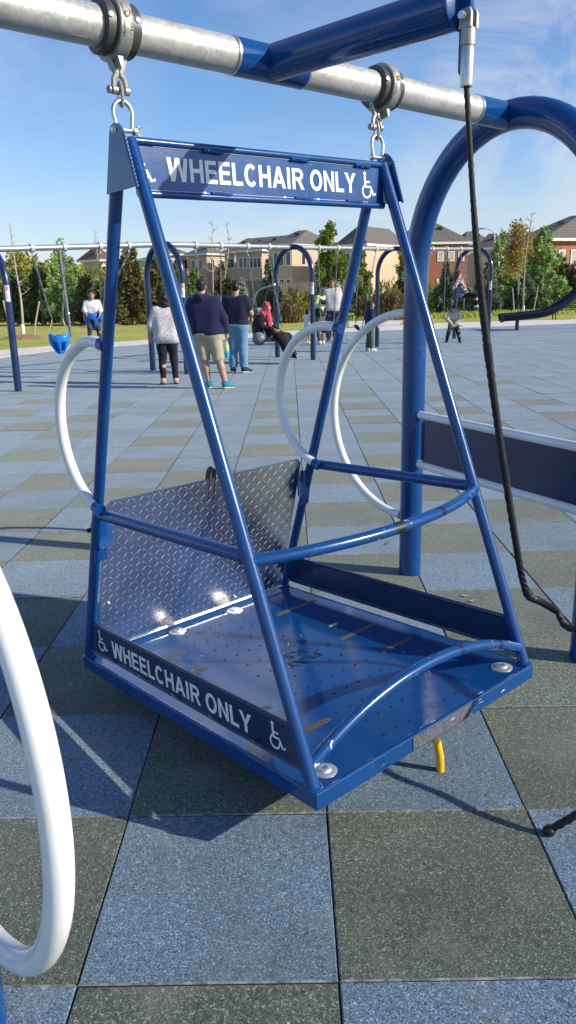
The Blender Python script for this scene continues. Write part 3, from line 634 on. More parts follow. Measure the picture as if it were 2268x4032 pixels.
# ================================================================= FAR SWING SET
def chain(P, link_len=.055, wire=.0058, wid=.016):
    """twisted link chain along a polyline"""
    g = G(); P = [np.array(p, float) for p in P]; k = 0
    for a, b in zip(P[:-1], P[1:]):
        L = np.linalg.norm(b-a); d = (b-a)/L; x = unit(np.cross(d, (.3,.95,.1))); y = np.cross(d, x); n = max(1, int(L/(link_len*.78)))
        for i in range(n):
            c = a+d*(i+.5)*L/n; u = x*math.cos(k*1.0)+y*math.sin(k*1.0); k += 1
            if k % 2: u = unit(np.cross(d, u))
            g.tube([c+d*(link_len/2)*math.sin(t)*1.05+u*wid*math.cos(t) for t in np.linspace(0, 2*math.pi, 9)[:-1]], wire, 5, closed=True)
    return g
M['farbeam'] = simple('dull_galvanised_beam', (.36,.37,.37), .42, .55, .15, 9)
fs = thing('swing_set', 'long far swing set with five navy hoops and a grey beam across the playground', 'swing set')
hoopF = [np.array([-4.80,11.50,0]), np.array([-2.18,13.92,0]), np.array([.45,16.73,0]), np.array([3.25,19.75,0]), np.array([6.08,22.84,0])]
ztop = [2.44, 2.60, 2.64, 2.70, 2.80]; HV = np.array([-.66,.75,0])*1.30
tops = []
for k, (f, z) in enumerate(zip(hoopF, ztop)):
    h = hoop(None, f+HV, f, z-.062, .062, M['pole'], fs); c = f+HV/2; tops.append(np.array([c[0], c[1], z-.075]))
    d = unit(HV); q = f+np.array([0,0,1.62]); out = unit(np.array([CAM[0]-f[0], CAM[1]-f[1], 0])); sd = np.cross((0,0,1), out)
    def patch(z0, z1, r, half):
        g = G(); n = 8; V = []
        for zz in (z0, z1):
            for t in np.linspace(-half, half, n+1): V.append(f+r*(math.cos(t)*out+math.sin(t)*sd)+np.array([0,0,zz]))
        g.add(V, [(i, i+1, n+2+i, n+1+i) for i in range(n)]); return g
    st = link('warning_sticker', patch(1.50, 1.76, .0632, .62), M['letter'], fs)
    link('sticker_header', patch(1.67, 1.75, .0637, .40), simple('red_print', (.72,.24,.16), .5), st); link('sticker_text', patch(1.54, 1.64, .0637, .36), simple('pink_print', (.75,.52,.47), .5), st)
ext0 = tops[0]+(tops[0]-tops[1])*.5
for a, b in zip([ext0]+tops[:-1], tops):
    d = unit(b-a); g = G(); g.tube([a, b], .052, 18); link('beam', g, M['farbeam'], fs)
    g = G(); g.tube([b-d*.16, b+d*.16], .056, 18); link('sleeve', g, M['pole'], fs)
def on_beam(px):
    best = None
    for a, b in zip([ext0]+tops[:-1], tops):
        for t in np.linspace(0, 1, 200):
            q = a+(b-a)*t; w = RC@(q-CAM); x = IW/2+FOC*w[0]/w[2]
            if best is None or abs(x-px) < best[0]: best = (abs(x-px), q, unit(b-a))
    return best[1], best[2]
HG = {}
for px in (123,254,394,507,770,866,973,1056,1252,1328,1420,1478,1700,1757,1811):
    q, d = on_beam(px); HG[px] = q; g = G(); g.tube([q-d*.035, q+d*.035], .074, 16); g.box(q+np.array([0,0,-.10]), (.03,.03,.07)); h = link('hanger', g, simple('pale_hanger', (.52,.52,.50), .5, .2), fs)
def swing_thing(name, label, cat, p): return thing(name, label, cat, loc=tuple(p), group='seats of the far swing set')
def rel(P, o): return [np.array(p)-np.array(o) for p in P]
CH = simple('dull_grey_chain', (.20,.205,.21), .6, .3, .2, 20)
def bucket(o, s, yaw, mat, parent):
    """full-bucket toddler seat with leg holes: shell between two profiles"""
    g = G(); n = 28; c, sn = math.cos(yaw), math.sin(yaw); V = []; rows = 9
    for r in range(rows):
        t = r/(rows-1)
        for k in range(n):
            a = 2*math.pi*k/n; R_ = .17*(1-.55*max(0, t-.35)**1.4*1.9); z = .02*math.cos(2*a)-.30*t
            x, y = R_*math.cos(a), .85*R_*math.sin(a); V.append(((c*x-sn*y)*s, (sn*x+c*y)*s, z*s))
    F = []
    for r in range(rows-1):
        for k in range(n):
            a = 2*math.pi*(k+.5)/n; hole = 3 <= r <= 6 and min(abs(a-math.radians(q)) for q in (245, 295)) < .26
            if not hole: F.append((r*n+k, r*n+(k+1) % n, (r+1)*n+(k+1) % n, (r+1)*n+k))
    F.append(tuple(range((rows-1)*n, rows*n))); g.add(V, F)
    g.tube([V[k] for k in range(n)], .012*s, 8, closed=True)
    b = link('bucket_seat', g, mat, parent, 60); sol = b.modifiers.new('s', 'SOLIDIFY'); sol.thickness = .014*s; sol.offset = -1; return b
M['cyan'] = simple('bright_blue_plastic', (.010,.20,.62), .35, 0, .1); M['royal'] = simple('blue_plastic', (.012,.12,.42), .4, 0, .1)
# 1 empty bright blue bucket swing
def aty2(px, py, q): return aty(px, py, q[1])
o = aty2(232, 1318, HG[254]+np.array([0,-.25,0])); t = swing_thing('bucket_swing', 'empty bright blue toddler bucket seat on two chains above the path edge', 'swing', o)
bucket(o, 1.05, .2, M['cyan'], t)
for px, e in ((123, (-.165,.0,.0)), (254, (.165,.0,.0))):
    e = np.array(e); j = e*.6+np.array([0,0,.28]); link('chain', chain([HG[px]-o+np.array([0,0,-.13]), j]), CH, t, 0)
    g = G()
    for s in (-1, 1): g.tube([j, np.array([e[0], s*.10, .01])], .008, 6)
    link('seat_strap', g, M['wood'], t)
# 2 bucket swing holding the boy
oB = aty(365, 1232, 13.6); t = swing_thing('bucket_swing', 'blue bucket seat swinging up with a small boy in white leaning out', 'swing', oB); bucket(oB, 1.0, .5, M['royal'], t)
for px, e in ((394, (-.13,.06,.02)), (507, (.13,.0,.02))): link('chain', chain([HG[px]-oB+np.array([0,0,-.13]), np.array(e)]), CH, t, 0)
def belt(o, a, b, mat, parent, w=.13, sag=.16):
    g = G(); a = np.array(a); b = np.array(b); x = unit(b-a); yv = unit(np.cross((0,0,1), x)); P = [a+(b-a)*t+np.array([0,0,-sag*4*t*(1-t)]) for t in np.linspace(0, 1, 13)]
    for q in (-.5, .5): pass
    V = []; n = len(P)
    for p in P:
        for s, h in ((-1,-.006),(1,-.006),(1,.006),(-1,.006)): V.append(p+yv*s*w/2+np.array([0,0,h]))
    F = [(0,1,2,3)[::-1]]+[(4*i+k, 4*i+(k+1) % 4, 4*i+4+(k+1) % 4, 4*i+4+k) for i in range(n-1) for k in range(4)]+[tuple(range(4*(n-1), 4*n))]
    g.add(V, F); return link('belt_seat', g, mat, parent, 60)
def belt_swing(label, p0, p1, h0, h1, mat, sag=.16):
    p0 = np.array(p0); p1 = np.array(p1); o = (p0+p1)/2; t = swing_thing('belt_swing', label, 'swing', o); belt(o, p0-o, p1-o, mat, t, sag=sag)
    link('chain', chain([h0-o+np.array([0,0,-.13]), p0-o]), CH, t, 0); link('chain', chain([h1-o+np.array([0,0,-.13]), p1-o]), CH, t, 0); return t
y = HG[770][1]; belt_swing('belt swing seat hanging behind the man in the navy hoodie', (HG[770][0]+.1, y-.1, .72), (HG[866][0]-.05, HG[866][1]-.1, .72), HG[770], HG[866], M['black'])
belt_swing('belt swing seat hanging behind the hoop beside the woman in the black vest', (HG[1252][0]+.05, HG[1252][1], .70), (HG[1328][0]-.1, HG[1328][1], .70), HG[1252], HG[1328], M['black'])
belt_swing('empty dark belt swing twisted edge-on beside the child in the navy top', aty(1400,1280,19.2), aty(1424,1300,18.95), aty(1411,985,HG[1420][1]), HG[1478], simple('dark_teal_belt', (.02,.05,.06), .5), sag=.04)
bsw = belt_swing('dark belt swing that the crouching boy in the cream jacket holds', aty(1747,1252,22.1), aty(1824,1248,22.1), HG[1757], HG[1811]+np.array([.25,.2,0]), simple('dark_green_belt', (.02,.045,.035), .5))
oG = aty(1832,1165,21.6); gsw = swing_thing('belt_swing', 'blue belt swing flying up with a girl in a patterned top on it', 'swing', oG)
belt(oG, (-.23,.0,.02), (.22,.1,.05), M['royal'], gsw, w=.16, sag=.13)
for s, h in ((-.23, HG[1757]), (.22, HG[1811])): link('chain', chain([h-oG+np.array([0,0,-.13]), np.array([s*.9,.0,.05])]), CH, gsw, 0)
# accessible high-back swing with the woman
oA = aty(1040,1322,16.2)
ac = swing_thing('accessible_swing', 'grey high-back moulded swing seat with overhead bar, holding the woman in the red headscarf', 'swing', oA)
M['greyplastic'] = simple('grey_moulded_plastic', (.15,.175,.20), .45, 0, .1, 8)
g = G(); n = 12; V = []; rows = 22
prof = []
for k in range(rows):
    t = k/(rows-1)
    if t < .62: q = t/.62; prof.append((-.26+.02*q-.12*(1-q)*0, .16, .62-.62*q, .21+.03*math.sin(q*3)))
    else: q = (t-.62)/.38; prof.append((-.24+.62*q, .16, -.02-.10*math.sin(q*math.pi*.9)+.0*q, .24-.06*q))
sd = np.array([.80,-.60,0]); fw = np.array([.70,-.71,0])*1.0; sdv = np.array([.71,.70,0])
P = []
for (a_, _, z, w) in prof:
    row = []
    for t in np.linspace(-1, 1, n+1): row.append(fw*(a_+.09*t*t)+sdv*(w*t)+np.array([0,0,z+(.05*t*t if a_ > -.2 else 0)]))
    P.append(row)
V = [p for r in P for p in r]; F = [(i*(n+1)+k, i*(n+1)+k+1, (i+1)*(n+1)+k+1, (i+1)*(n+1)+k) for i in range(rows-1) for k in range(n)]
g.add(V, F); s_ = link('seat_shell', g, M['greyplastic'], ac, 60); so = s_.modifiers.new('s', 'SOLIDIFY'); so.thickness = .03
g = G(); g.ell(fw*.10+sdv*.27+np.array([0,0,-.05])-sdv*.52, (.16,.16,.15), 16); link('side_pod', g, M['greyplastic'], ac)
A1 = aty(1078,1122,16.6)-oA; A0 = aty(990,1225,16.3)-oA; A2 = aty(1050,1170,17.0)-oA
g = G(); g.tube(spline([A0, (A0+A1)*.5+np.array([-.12,0,.14]), A1], 8), .028, 10); g.tube(spline([A2+np.array([0,0,-.35]), A2+np.array([-.03,0,0]), A1], 8), .025, 10); link('yoke_bar', g, simple('dark_grey_rubber', (.07,.075,.08), .5), ac)
g = G(); g.ell(A1, (.05,.05,.05), 12); link('yoke_joint', g, M['zinc'], ac)
for h, e in ((HG[973], A0+np.array([.1,0,.15])), (HG[1056], A1), ):
    link('chain', chain([h-oA+np.array([0,0,-.13]), e]), CH, ac, 0)
link('chain', chain([A1, aty(1112,1290,15.9)-oA]), CH, ac, 0); link('chain', chain([A0+np.array([.1,0,.15]), aty(1048,1330,15.9)-oA]), CH, ac, 0)
link('chain', chain([aty(983,1098,16.6)-oA, aty(1050,1098,16.6)-oA]), CH, ac, 0)
# leaning grey support post behind the bucket swing
a, b = aty(229,960,15.5), onz(278,1278); b = aty(274,1272,15.5+8); b = np.array([b[0], b[1], 0]) if False else aty(272,1272,20.0); a = aty(229,958,20.0)
t = thing('support_post', 'plain grey steel post leaning behind the empty bright blue bucket swing', 'post', loc=tuple(b)); g = G(); g.tube([a-b, (0,0,0), (b-a)*.18], .045, 14); link('post_tube', g, simple('grey_post', (.16,.17,.17), .5, .3), t); g = G(); g.ell((0,0,.25), (.055,.055,.06), 10); g.ell(a-b, (.05,.05,.05), 10); link('bracket', g, M['zinc'], t)
# ================================================================= SLIDE, BENCH, STREET LAMP
o = onz(2045, 1303); sl = thing('slide', 'long dark navy playground slide curving down from the right', 'slide', loc=tuple(o)); D = o[1]
ctl = [(1985,1258),(2045,1254),(2110,1248),(2165,1238),(2210,1217),(2250,1190),(2290,1155),(2360,1085),(2440,1010)]
ctr = [aty(px, py, D)+np.array([0,.35,0]) for px, py in ctl]
S_ = spline(ctr, 8); V = []; m_ = 10
for p in S_:
    q = p-o
    for t in np.linspace(0, math.pi, m_+1): V.append(q+np.array([0, -.42*math.cos(t), .16-.25*math.sin(t)]))
F = [(i*(m_+1)+k, i*(m_+1)+k+1, (i+1)*(m_+1)+k+1, (i+1)*(m_+1)+k) for i in range(len(S_)-1) for k in range(m_)]
g = G(); g.add(V, F)
for s in (0, m_): g.tube([V[i*(m_+1)+s] for i in range(len(S_))], .045, 10)
tip = [V[k] for k in range(m_+1)]; g.tube(tip, .04, 8)
sh = link('chute', g, simple('dark_navy_plastic', (.006,.010,.026), .38, 0, .1, 3), sl, 70); so = sh.modifiers.new('s', 'SOLIDIFY'); so.thickness = .05
g = G(); g.cyl((0,.35,0), (0,.35,.42), .07, n=14); g.box((0,.35,.44), (.30,.5,.05)); link('support_leg', g, M['pole'], sl)
g = G(); e = S_[-1]-o; g.cyl((e[0],e[1],0), e, .08, n=14); link('support_leg', g, M['pole'], sl)
o = onz(2250, 1258); bn = thing('park_bench', 'black metal park bench beyond the slide at the grass edge', 'bench', loc=tuple(o))
MB = simple('black_metal', (.015,.016,.018), .5); 
g = G(); [g.box((x*.11-.0, -.0, .46), (.09,1.9,.03), [[0,-1,0],[1,0,0],[0,0,1]]) for x in (-2,-1,0,1,2)]; g = G(); [g.box((0, y*.10, .46), (1.9,.08,.03)) for y in (-2,-1,0,1,2)]; link('seat', g, MB, bn)
g = G(); [g.box((0, .28+.02*k, .56+.09*k), (1.9,.03,.06)) for k in range(4)]; link('backrest', g, MB, bn)
for sx in (-.85,.85):
    for y in (-.22,.24): g = G(); g.cyl((sx+.02*0,y,0), (sx,y*.8,.45), .03, n=8); link('leg', g, MB, bn)
o = aty(1945,1150,82); o[2] = 0
lp = thing('street_lamp', 'thin grey street lamp with a short arm rising between the far roofs', 'street lamp', loc=tuple(o)); tp_ = aty(1947,918,82)-o
g = G(); g.tube([(0,0,0),(0,0,tp_[2]*.5),tp_], [.12,.10,.08], 10); link('pole', g, M['galv'], lp); g = G(); g.tube([tp_, tp_+np.array([-.5,0,.35]), tp_+np.array([-1.1,0,.5])], .05, 8); link('arm', g, M['galv'], lp); g = G(); g.ell(tp_+np.array([-1.3,0,.47]), (.35,.12,.09), 12); link('lamp_head', g, M['cast'], lp)

# ================================================================= HOUSES
def stucco(name, c): return simple(name, c, .9, 0, .10, .6, .15, bscale=30)
def brick(name, c):
    m, t, b = nt(name); tc = t.nodes.new('ShaderNodeTexCoord'); mp = N(t, 'ShaderNodeMapping'); mp.inputs['Rotation'].default_value = (math.pi/2, 0, 0)
    sx = t.nodes.new('ShaderNodeSeparateXYZ'); t.links.new(tc.outputs['Object'], sx.inputs[0]); cb = t.nodes.new('ShaderNodeCombineXYZ')
    t.links.new(mth(t, 'ADD', sx.outputs[0], sx.outputs[1]), cb.inputs[0]); t.links.new(sx.outputs[2], cb.inputs[1])
    k = N(t, 'ShaderNodeTexBrick'); k.inputs['Scale'].default_value = 2.2; k.inputs['Mortar Size'].default_value = .03
    k.inputs['Color1'].default_value = (*[q*.8 for q in c], 1); k.inputs['Color2'].default_value = (*[q*1.2 for q in c], 1); k.inputs['Mortar'].default_value = (*[min(1, q*1.5+.05) for q in c], 1)
    t.links.new(cb.outputs[0], k.inputs['Vector']); t.links.new(mix(t, ramp(t, [(.35,(0,0,0)),(.7,(.4,)*3)], noise(t, .5, 4)), k.outputs[0], tuple(q*.75 for q in c)), b.inputs['Base Color']); b.inputs['Roughness'].default_value = .9; return m
def shingle():
    m, t, b = nt('grey_roof_shingles'); w = N(t, 'ShaderNodeTexWave'); w.bands_direction = 'Z'; w.inputs['Scale'].default_value = 2.4; w.inputs['Distortion'].default_value = 1.5; tc = t.nodes.new('ShaderNodeTexCoord'); t.links.new(tc.outputs['Object'], w.inputs[0])
    f = mth(t, 'ADD', mth(t, 'MULTIPLY', noise(t, 3, 6, .8), .7), mth(t, 'MULTIPLY', w.outputs['Fac'], .3))
    t.links.new(ramp(t, [(.3,(.085,.08,.076)),(.7,(.19,.172,.158))], f), b.inputs['Base Color']); b.inputs['Roughness'].default_value = .92; return m
M['roof'] = shingle(); M['roofred'] = simple('brown_red_roof', (.13,.075,.06), .9, 0, .2, 2)
M['trim'] = simple('white_trim', (.75,.74,.72), .6); M['pane'] = simple('dark_window_glass', (.03,.04,.05), .08, 0, .3, .8, coat=.3); M['curtain'] = simple('pale_blind', (.42,.42,.40), .5, 0, .2, 2)
WALL = dict(beige=stucco('beige_stucco', (.54,.43,.32)), pink=stucco('pinkish_brick', (.52,.36,.27)), tan=stucco('tan_brick', (.50,.375,.29)), warm=stucco('warm_beige_brick', (.56,.42,.30)), red=brick('red_brick', (.26,.095,.06)), orange=brick('orange_brick', (.36,.125,.065)))
def solve_w(corner, dirv, px, lo=.5, hi=80):
    f = lambda w: (lambda q: IW/2+FOC*q[0]/q[2])(RC@(corner+dirv*w-CAM)); a, b = lo, hi
    inc = f(hi) > f(lo)
    for _ in range(50):
        m = (a+b)/2
        if (f(m) < px) == inc: a = m
        else: b = m
    return (a+b)/2
def house(label, xc, D, yaw, xl, xr, eave_y, ridge_y, wall, roof='roof', storeys=3, left=(), right=(), ridge_dir='x', trim=True, dmin=None, gable=False, group='houses beyond the trees'):
    """two visible walls meet at the corner seen at pixel column xc; wall widths reach columns xl and xr"""
    c = aty(xc, 1150, D); c[2] = 0; cs, sn = math.cos(yaw), math.sin(yaw); ex = np.array([cs, sn, 0]); ey = np.array([-sn, cs, 0])
    w = solve_w(c, -ex, xl); d = dmin or solve_w(c, ey, xr)
    ze = aty(xc, eave_y, D)[2]; h = thing('house', label, 'house', loc=tuple(c), group=group)
    lx = lambda a, b, z: -ex*a+ey*b+np.array([0,0,z])        # a to the left along the front, b back along the side
    g = G(); V = [lx(0,0,0), lx(w,0,0), lx(w,d,0), lx(0,d,0)]; V += [v+np.array([0,0,ze]) for v in V]
    g.add(V, [(0,1,5,4)[::-1],(1,2,6,5)[::-1],(2,3,7,6)[::-1],(3,0,4,7)[::-1],(4,5,6,7)[::-1]]); link('wall', g, WALL[wall], h, 0)
    o_ = .45; zr = aty(xc, ridge_y, D+d*.4)[2]; E = [lx(-o_,-o_,ze-.05), lx(w+o_,-o_,ze-.05), lx(w+o_,d+o_,ze-.05), lx(-o_,d+o_,ze-.05)]
    if ridge_dir == 'x': ins = min(w*.45, d*.5); ra, rb_ = lx(ins-o_ if not gable else -o_, d/2, zr), lx(w-ins+o_ if not gable else w+o_, d/2, zr); F = [(0,1,5,4),(2,3,4,5),(1,2,5),(3,0,4)]
    else: ins = min(d*.45, w*.5); ra, rb_ = lx(w/2, ins-o_ if not gable else -o_, zr), lx(w/2, d-ins+o_ if not gable else d+o_, zr); F = [(0,1,4),(1,2,5,4),(2,3,5),(3,0,4,5)]
    lo = [e-np.array([0,0,.22]) for e in E]
    g = G(); g.add(E+[ra, rb_], [tuple(f[::-1]) for f in F]); rf = link('roof', g, M[roof], h, 0)
    g = G(); g.add([e-np.array([0,0,.003]) for e in E]+lo, [(0,1,5,4)[::-1],(1,2,6,5)[::-1],(2,3,7,6)[::-1],(3,0,4,7)[::-1],(4,5,6,7)]); link('fascia', g, M['trim'] if trim else M['fence'], rf, 0)
    g = G(); q = ra*.6+E[0]*.25+E[1]*.15; g.box(q+np.array([0,0,.1]), (.45,.45,.35)); link('roof_vent', g, MB, rf, 0)
    def win(face, f, z, ww, hh, pale=False):
        ww, hh = ww*.64, hh*.84
        dx, nrm = (-ex, -ey) if face == 'l' else (ey, ex); span = w if face == 'l' else d; cpt = dx*(f*span)+np.array([0,0,z])
        g = G(); fr = [(-ww/2-.09,-hh/2-.09),(ww/2+.09,-hh/2-.09),(ww/2+.09,hh/2+.09),(-ww/2-.09,hh/2+.09)]
        g.prism(fr, cpt+nrm*.0, dx, (0,0,1), nrm, .06); wd = link('window', g, M['trim'], h, 0)
        g = G(); k = 2 if ww > .9 else 1
        for i in range(k): x0 = -ww/2+ww*i/k; g.prism([(x0+.03,-hh/2),(x0+ww/k-.03,-hh/2),(x0+ww/k-.03,hh/2),(x0+.03,hh/2)], cpt+nrm*.05, dx, (0,0,1), nrm, .018)
        link('pane', g, M['curtain'] if pale else M['pane'], wd, 0)
    for face, L in (('l', left), ('r', right)):
        for q in L: win(face, *q)
    return h
Y = rad(-37); st3 = lambda f, ze: [(f, ze-1.6, 1.2, 1.4), (f, ze-4.6, 1.2, 1.5), (f, ze-7.4, 1.1, 1.4)]
def zE(xc, ey_, D): return aty(xc, ey_, D)[2]
def wins(fs, ze, ww=1.1, hh=1.4, rows=2, pale=False): return [(f, ze-1.5-2.9*r, ww, hh if r % 2 == 0 else hh*1.25, pale) for f in fs for r in range(rows)]
z = zE(655,998,120); house('beige stucco house with a lit side wall, framed by the second far hoop', 655, 120, rad(-62), 612, 747, 998, 972, 'beige', right=wins((.22,.55,.85), z, 1.5, 1.5))
z = zE(820,996,118); house('pinkish brick house with lit right bay and flat hip roof above the hooded man', 820, 118, Y, 748, 893, 996, 966, 'pink', left=wins((.3,.7), z), right=wins((.3,.75), z, 1.2))
z = zE(930,992,112); house('narrow tan townhouse with white trimmed gable above the man in the navy polo', 930, 112, Y, 893, 941, 990, 938, 'tan', dmin=9, left=wins((.25,.6), z, .9), right=wins((.5,), z, .7, 1.2, 1), gable=False, ridge_dir='x')
z = zE(982,986,104); house('tan townhouse with two dark bays and a grey roof, second in the stepped terrace', 982, 104, Y, 936, 992, 984, 934, 'tan', left=wins((.25,.6), z, .9), ridge_dir='x', gable=True, dmin=9)
z = zE(1035,982,97); house('tan townhouse with a sunlit end wall above the red headscarf, third in the stepped terrace', 1035, 97, Y, 986, 1066, 980, 929, 'tan', dmin=9, gable=True, left=wins((.2,.5,.8), z, .8, 1.3), right=wins((.5,), z, .8, 1.2, 1))
z = zE(1152,958,84); house('big tan townhouse with hip roof and sunlit end wall behind the third far hoop', 1152, 84, Y, 1066, 1318, 958, 905, 'warm', left=wins((.15,.45,.7), z, .85, 1.5, 3), right=wins((.25,), z, 1.0, 1.4, 1))
z = zE(1438,957,80); house('large warm beige house under a broad grey hip roof between the right swing legs', 1438, 80, Y, 1340, 1592, 957, 893, 'warm', left=wins((.25,.72), z, 1.2, 1.4, 3), right=[(.62, z-5.6, .7, 2.4), (.74, z-5.6, .5, 1.6), (.6, z-8.5, .6, .9)], ridge_dir='y')
z = zE(1836,950,86); house('dark red brick house with white trimmed windows right of the thick blue hoop post', 1836, 86, rad(8), 1622, 1852, 950, 868, 'red', dmin=10, left=wins((.12,.3,.5), z, .8, 1.0, 2, True))
house('pale house with a dark grey hip roof and white eave behind the rope', 1945, 110, rad(-30), 1878, 1975, 972, 918, 'beige')
house('tan house with brown grey roof peeking between the hooded man and the polo man', 905, 128, Y, 860, 925, 1000, 962, 'warm', dmin=9)
house('low beige house far behind the second far hoop', 700, 140, Y, 560, 720, 1012, 985, 'beige', dmin=9)
house('low grey roofed house mostly hidden behind the bright pine', 2040, 120, rad(-10), 1960, 2075, 955, 915, 'pink', dmin=9)
house('grey roofed house between the red brick house and the rope', 1925, 125, rad(5), 1830, 1940, 955, 908, 'tan', dmin=9)
z = zE(2132,936,66); house('big orange brick house with a tall grey hip roof at the right edge', 2132, 66, rad(-68), 2018, 2460, 936, 852, 'orange', right=wins((.10,.2,.34), z, .8, 1.1, 2, True))
z = zE(420,1020,105); house('small brick house with a brown roof between the conifers on the left', 395, 105, Y, 335, 455, 1020, 978, 'pink', roof='roofred', left=wins((.3,.7), z, 1, 1.2, 2), right=wins((.4,), z, 1.2, 1.5, 1))
# wooden fences below the terrace
def wfence(label, p0, p1, h):
    p0, p1 = np.array(p0), np.array(p1); t = thing('wooden_fence', label, 'fence', loc=(p0[0], p0[1], 0)); d = (p1-p0)*np.array([1,1,0]); L = np.linalg.norm(d); d /= L; g = G(); n = int(L/.16)
    for k in range(n): g.box(d*(k+.5)*L/n+np.array([0,0,h/2]), (.14,.025,h+random.uniform(-.02,.02)), np.stack([d, np.cross((0,0,1), d), (0,0,1)], 1))
    link('boards', g, M['fence'], t, 0)
    for k in range(0, int(L/2.4)+1): g = G(); g.box(d*k*2.4+np.array([0,.08,h/2+.05]), (.12,.12,h+.1)); link('post', g, M['fence'], t, 0)
a, b = aty(960,1130,62), aty(1062,1130,60); wfence('weathered wooden fence below the stepped terrace of townhouses', a, b, aty(1000,1105,61)[2]); a, b = aty(1105,1110,70), aty(1235,1110,70); wfence('grey wooden fence behind the yellow-green bush and third far hoop', a, b, aty(1170,1112,70)[2])
# ================================================================= VEGETATION
def cards(C, Dv, L, W, rng):
    n = len(C); Dv = Dv/np.linalg.norm(Dv, axis=1)[:, None]; r = rng.normal(size=(n, 3)); S = np.cross(Dv, r); S /= np.linalg.norm(S, axis=1)[:, None]
    L = np.asarray(L)[:, None]; W = np.asarray(W)[:, None]
    V = np.stack([C-Dv*L*.5, C+S*W*.5+Dv*L*.05, C+Dv*L*.5, C-S*W*.5+Dv*L*.05], 1).reshape(-1, 3)
    return V, np.arange(4*n).reshape(n, 4)
def limb_tubes(g, segs, n=6):
    for P, r in segs: g.tube(P, r, n)
def conifer(label, px, base_y, top_y, half, D, mat, n=2600, low=.04, dense=1.0, droop=.25, taper=.9, name='conifer', leaf=(.30,.085), group='trees along the park edge', trunk=True):
    o = aty(px, 1180, D); o[2] = 0; top = aty(px, top_y, D)[2]; R_ = 1.14*half*D/FOC; n = int(n*1.35); rng = np.random.default_rng(int(px*7+top_y)); t = thing(name, label, 'tree', loc=tuple(o), group=group)
    g = G(); g.tube([(0,0,0),(.02,.01,top*.5),(0,0,top*.97)], [R_*.085+.04, R_*.05+.03, .015], 8)
    nb = int(26+top*7); br = []
    for k in range(nb):
        h = low+(1-low)*(k+rng.uniform(0,1))/nb; a = k*2.4+rng.uniform(-.5,.5); Lb = R_*((1-h)**taper)*rng.uniform(.55,1.12)+.08; br.append((h*top, a, Lb))
        if k % 2 == 0: g.tube([(0,0,h*top), (math.cos(a)*Lb*.8, math.sin(a)*Lb*.8, h*top+Lb*(.18-droop*.5))], [.022,.006], 4)
    link('trunk', g, M['bark'], t)
    w = np.array([b[2] for b in br]); w = w**1.35; w /= w.sum(); idx = rng.choice(nb, n, p=w); B = np.array(br)[idx]
    s = np.sqrt(rng.uniform(.03, 1, n)); a = B[:, 1]+rng.normal(0, .20, n)*(1.25-s); r = B[:, 2]*s
    z = B[:, 0]+r*(.22-droop*s)+rng.normal(0, .05+.05*R_, n)
    C = np.stack([np.cos(a)*r, np.sin(a)*r, np.maximum(z, .05)], 1); Dv = np.stack([np.cos(a), np.sin(a), .25-droop+0*a], 1)+rng.normal(0, .55, (n, 3))
    sc = rng.uniform(.6, 1.3, n)*(.75+.12*R_)
    V, Q = cards(C, Dv, leaf[0]*sc, leaf[1]*sc*rng.uniform(.7,1.5,n), rng); link('crown', mesh_np('crown', V, Q), M[mat], t, 0); return t
def blobtree(label, px, top_y, bot_y, half, D, mat, n=1800, blobs=16, name='leafy_tree', leaf=(.22,.13), trunkmat='bark', base_px=None, limbs=9, group='trees along the park edge', ground=True, spread=.33):
    o = aty(base_px or px, 1180, D); o[2] = 0; top = aty(px, top_y, D)[2]; bot = max(.0, aty(px, bot_y, D)[2]); R_ = half*D/FOC; rng = np.random.default_rng(int(px*5+top_y)); cx = aty(px, 1180, D)[0]-o[0]
    t = thing(name, label, 'bush' if name == 'bush' else 'tree', loc=tuple(o), group=group if name != 'bush' else 'bushes along the park edge')
    g = G(); H = top-bot; mid = np.array([cx*.5, 0, bot+H*.15]); g.tube([(0,0,0), mid*.6, mid, (cx, 0, top-.15*H)], [.05+R_*.03, .045+R_*.02, .035+R_*.015, .01], 7); cs = []
    for k in range(blobs):
        h = rng.uniform(0, 1); rr = R_*(math.sin(math.pi*min(1, .12+h*.86))**.7)*(1 if name == 'bush' else 1.0-.35*h); a = rng.uniform(0, 6.28); q = rng.uniform(.15, .85); cs.append((np.array([cx+math.cos(a)*rr*q, math.sin(a)*rr*q, bot+H*(.06+.90*h)]), R_*spread*rng.uniform(.6, 1.35)*(1.15-.55*h)))
    for k in range(min(limbs, blobs)): c, r = cs[k]; b0 = mid+(np.array([cx, 0, top])-mid)*max(0, (c[2]-bot)/H-.35)*.8; g.tube([b0, (b0+c)/2+np.array([0,0,.08*H*.3]), c], [.022+.006*R_, .014, .005], 5)
    link('trunk', g, M[trunkmat], t)
    wts = np.array([r**2 for c, r in cs]); wts /= wts.sum(); idx = rng.choice(blobs, n, p=wts); Cc = np.array([c for c, r in cs])[idx]; Rr = np.array([r for c, r in cs])[idx]
    d = rng.normal(size=(n, 3)); d /= np.linalg.norm(d, axis=1)[:, None]; d[:, 2] *= 1.15; C = Cc+d*(Rr*rng.uniform(.25, 1.08, n)**.7)[:, None]; C[:, 2] = np.maximum(C[:, 2], .04)
    sc = rng.uniform(.6, 1.35, n); V, Q = cards(C, d+rng.normal(0, .7, (n, 3))+np.array([0,0,.25]), leaf[0]*sc, leaf[1]*sc, rng); link('crown', mesh_np('crown', V, Q), M[mat], t, 0); return t
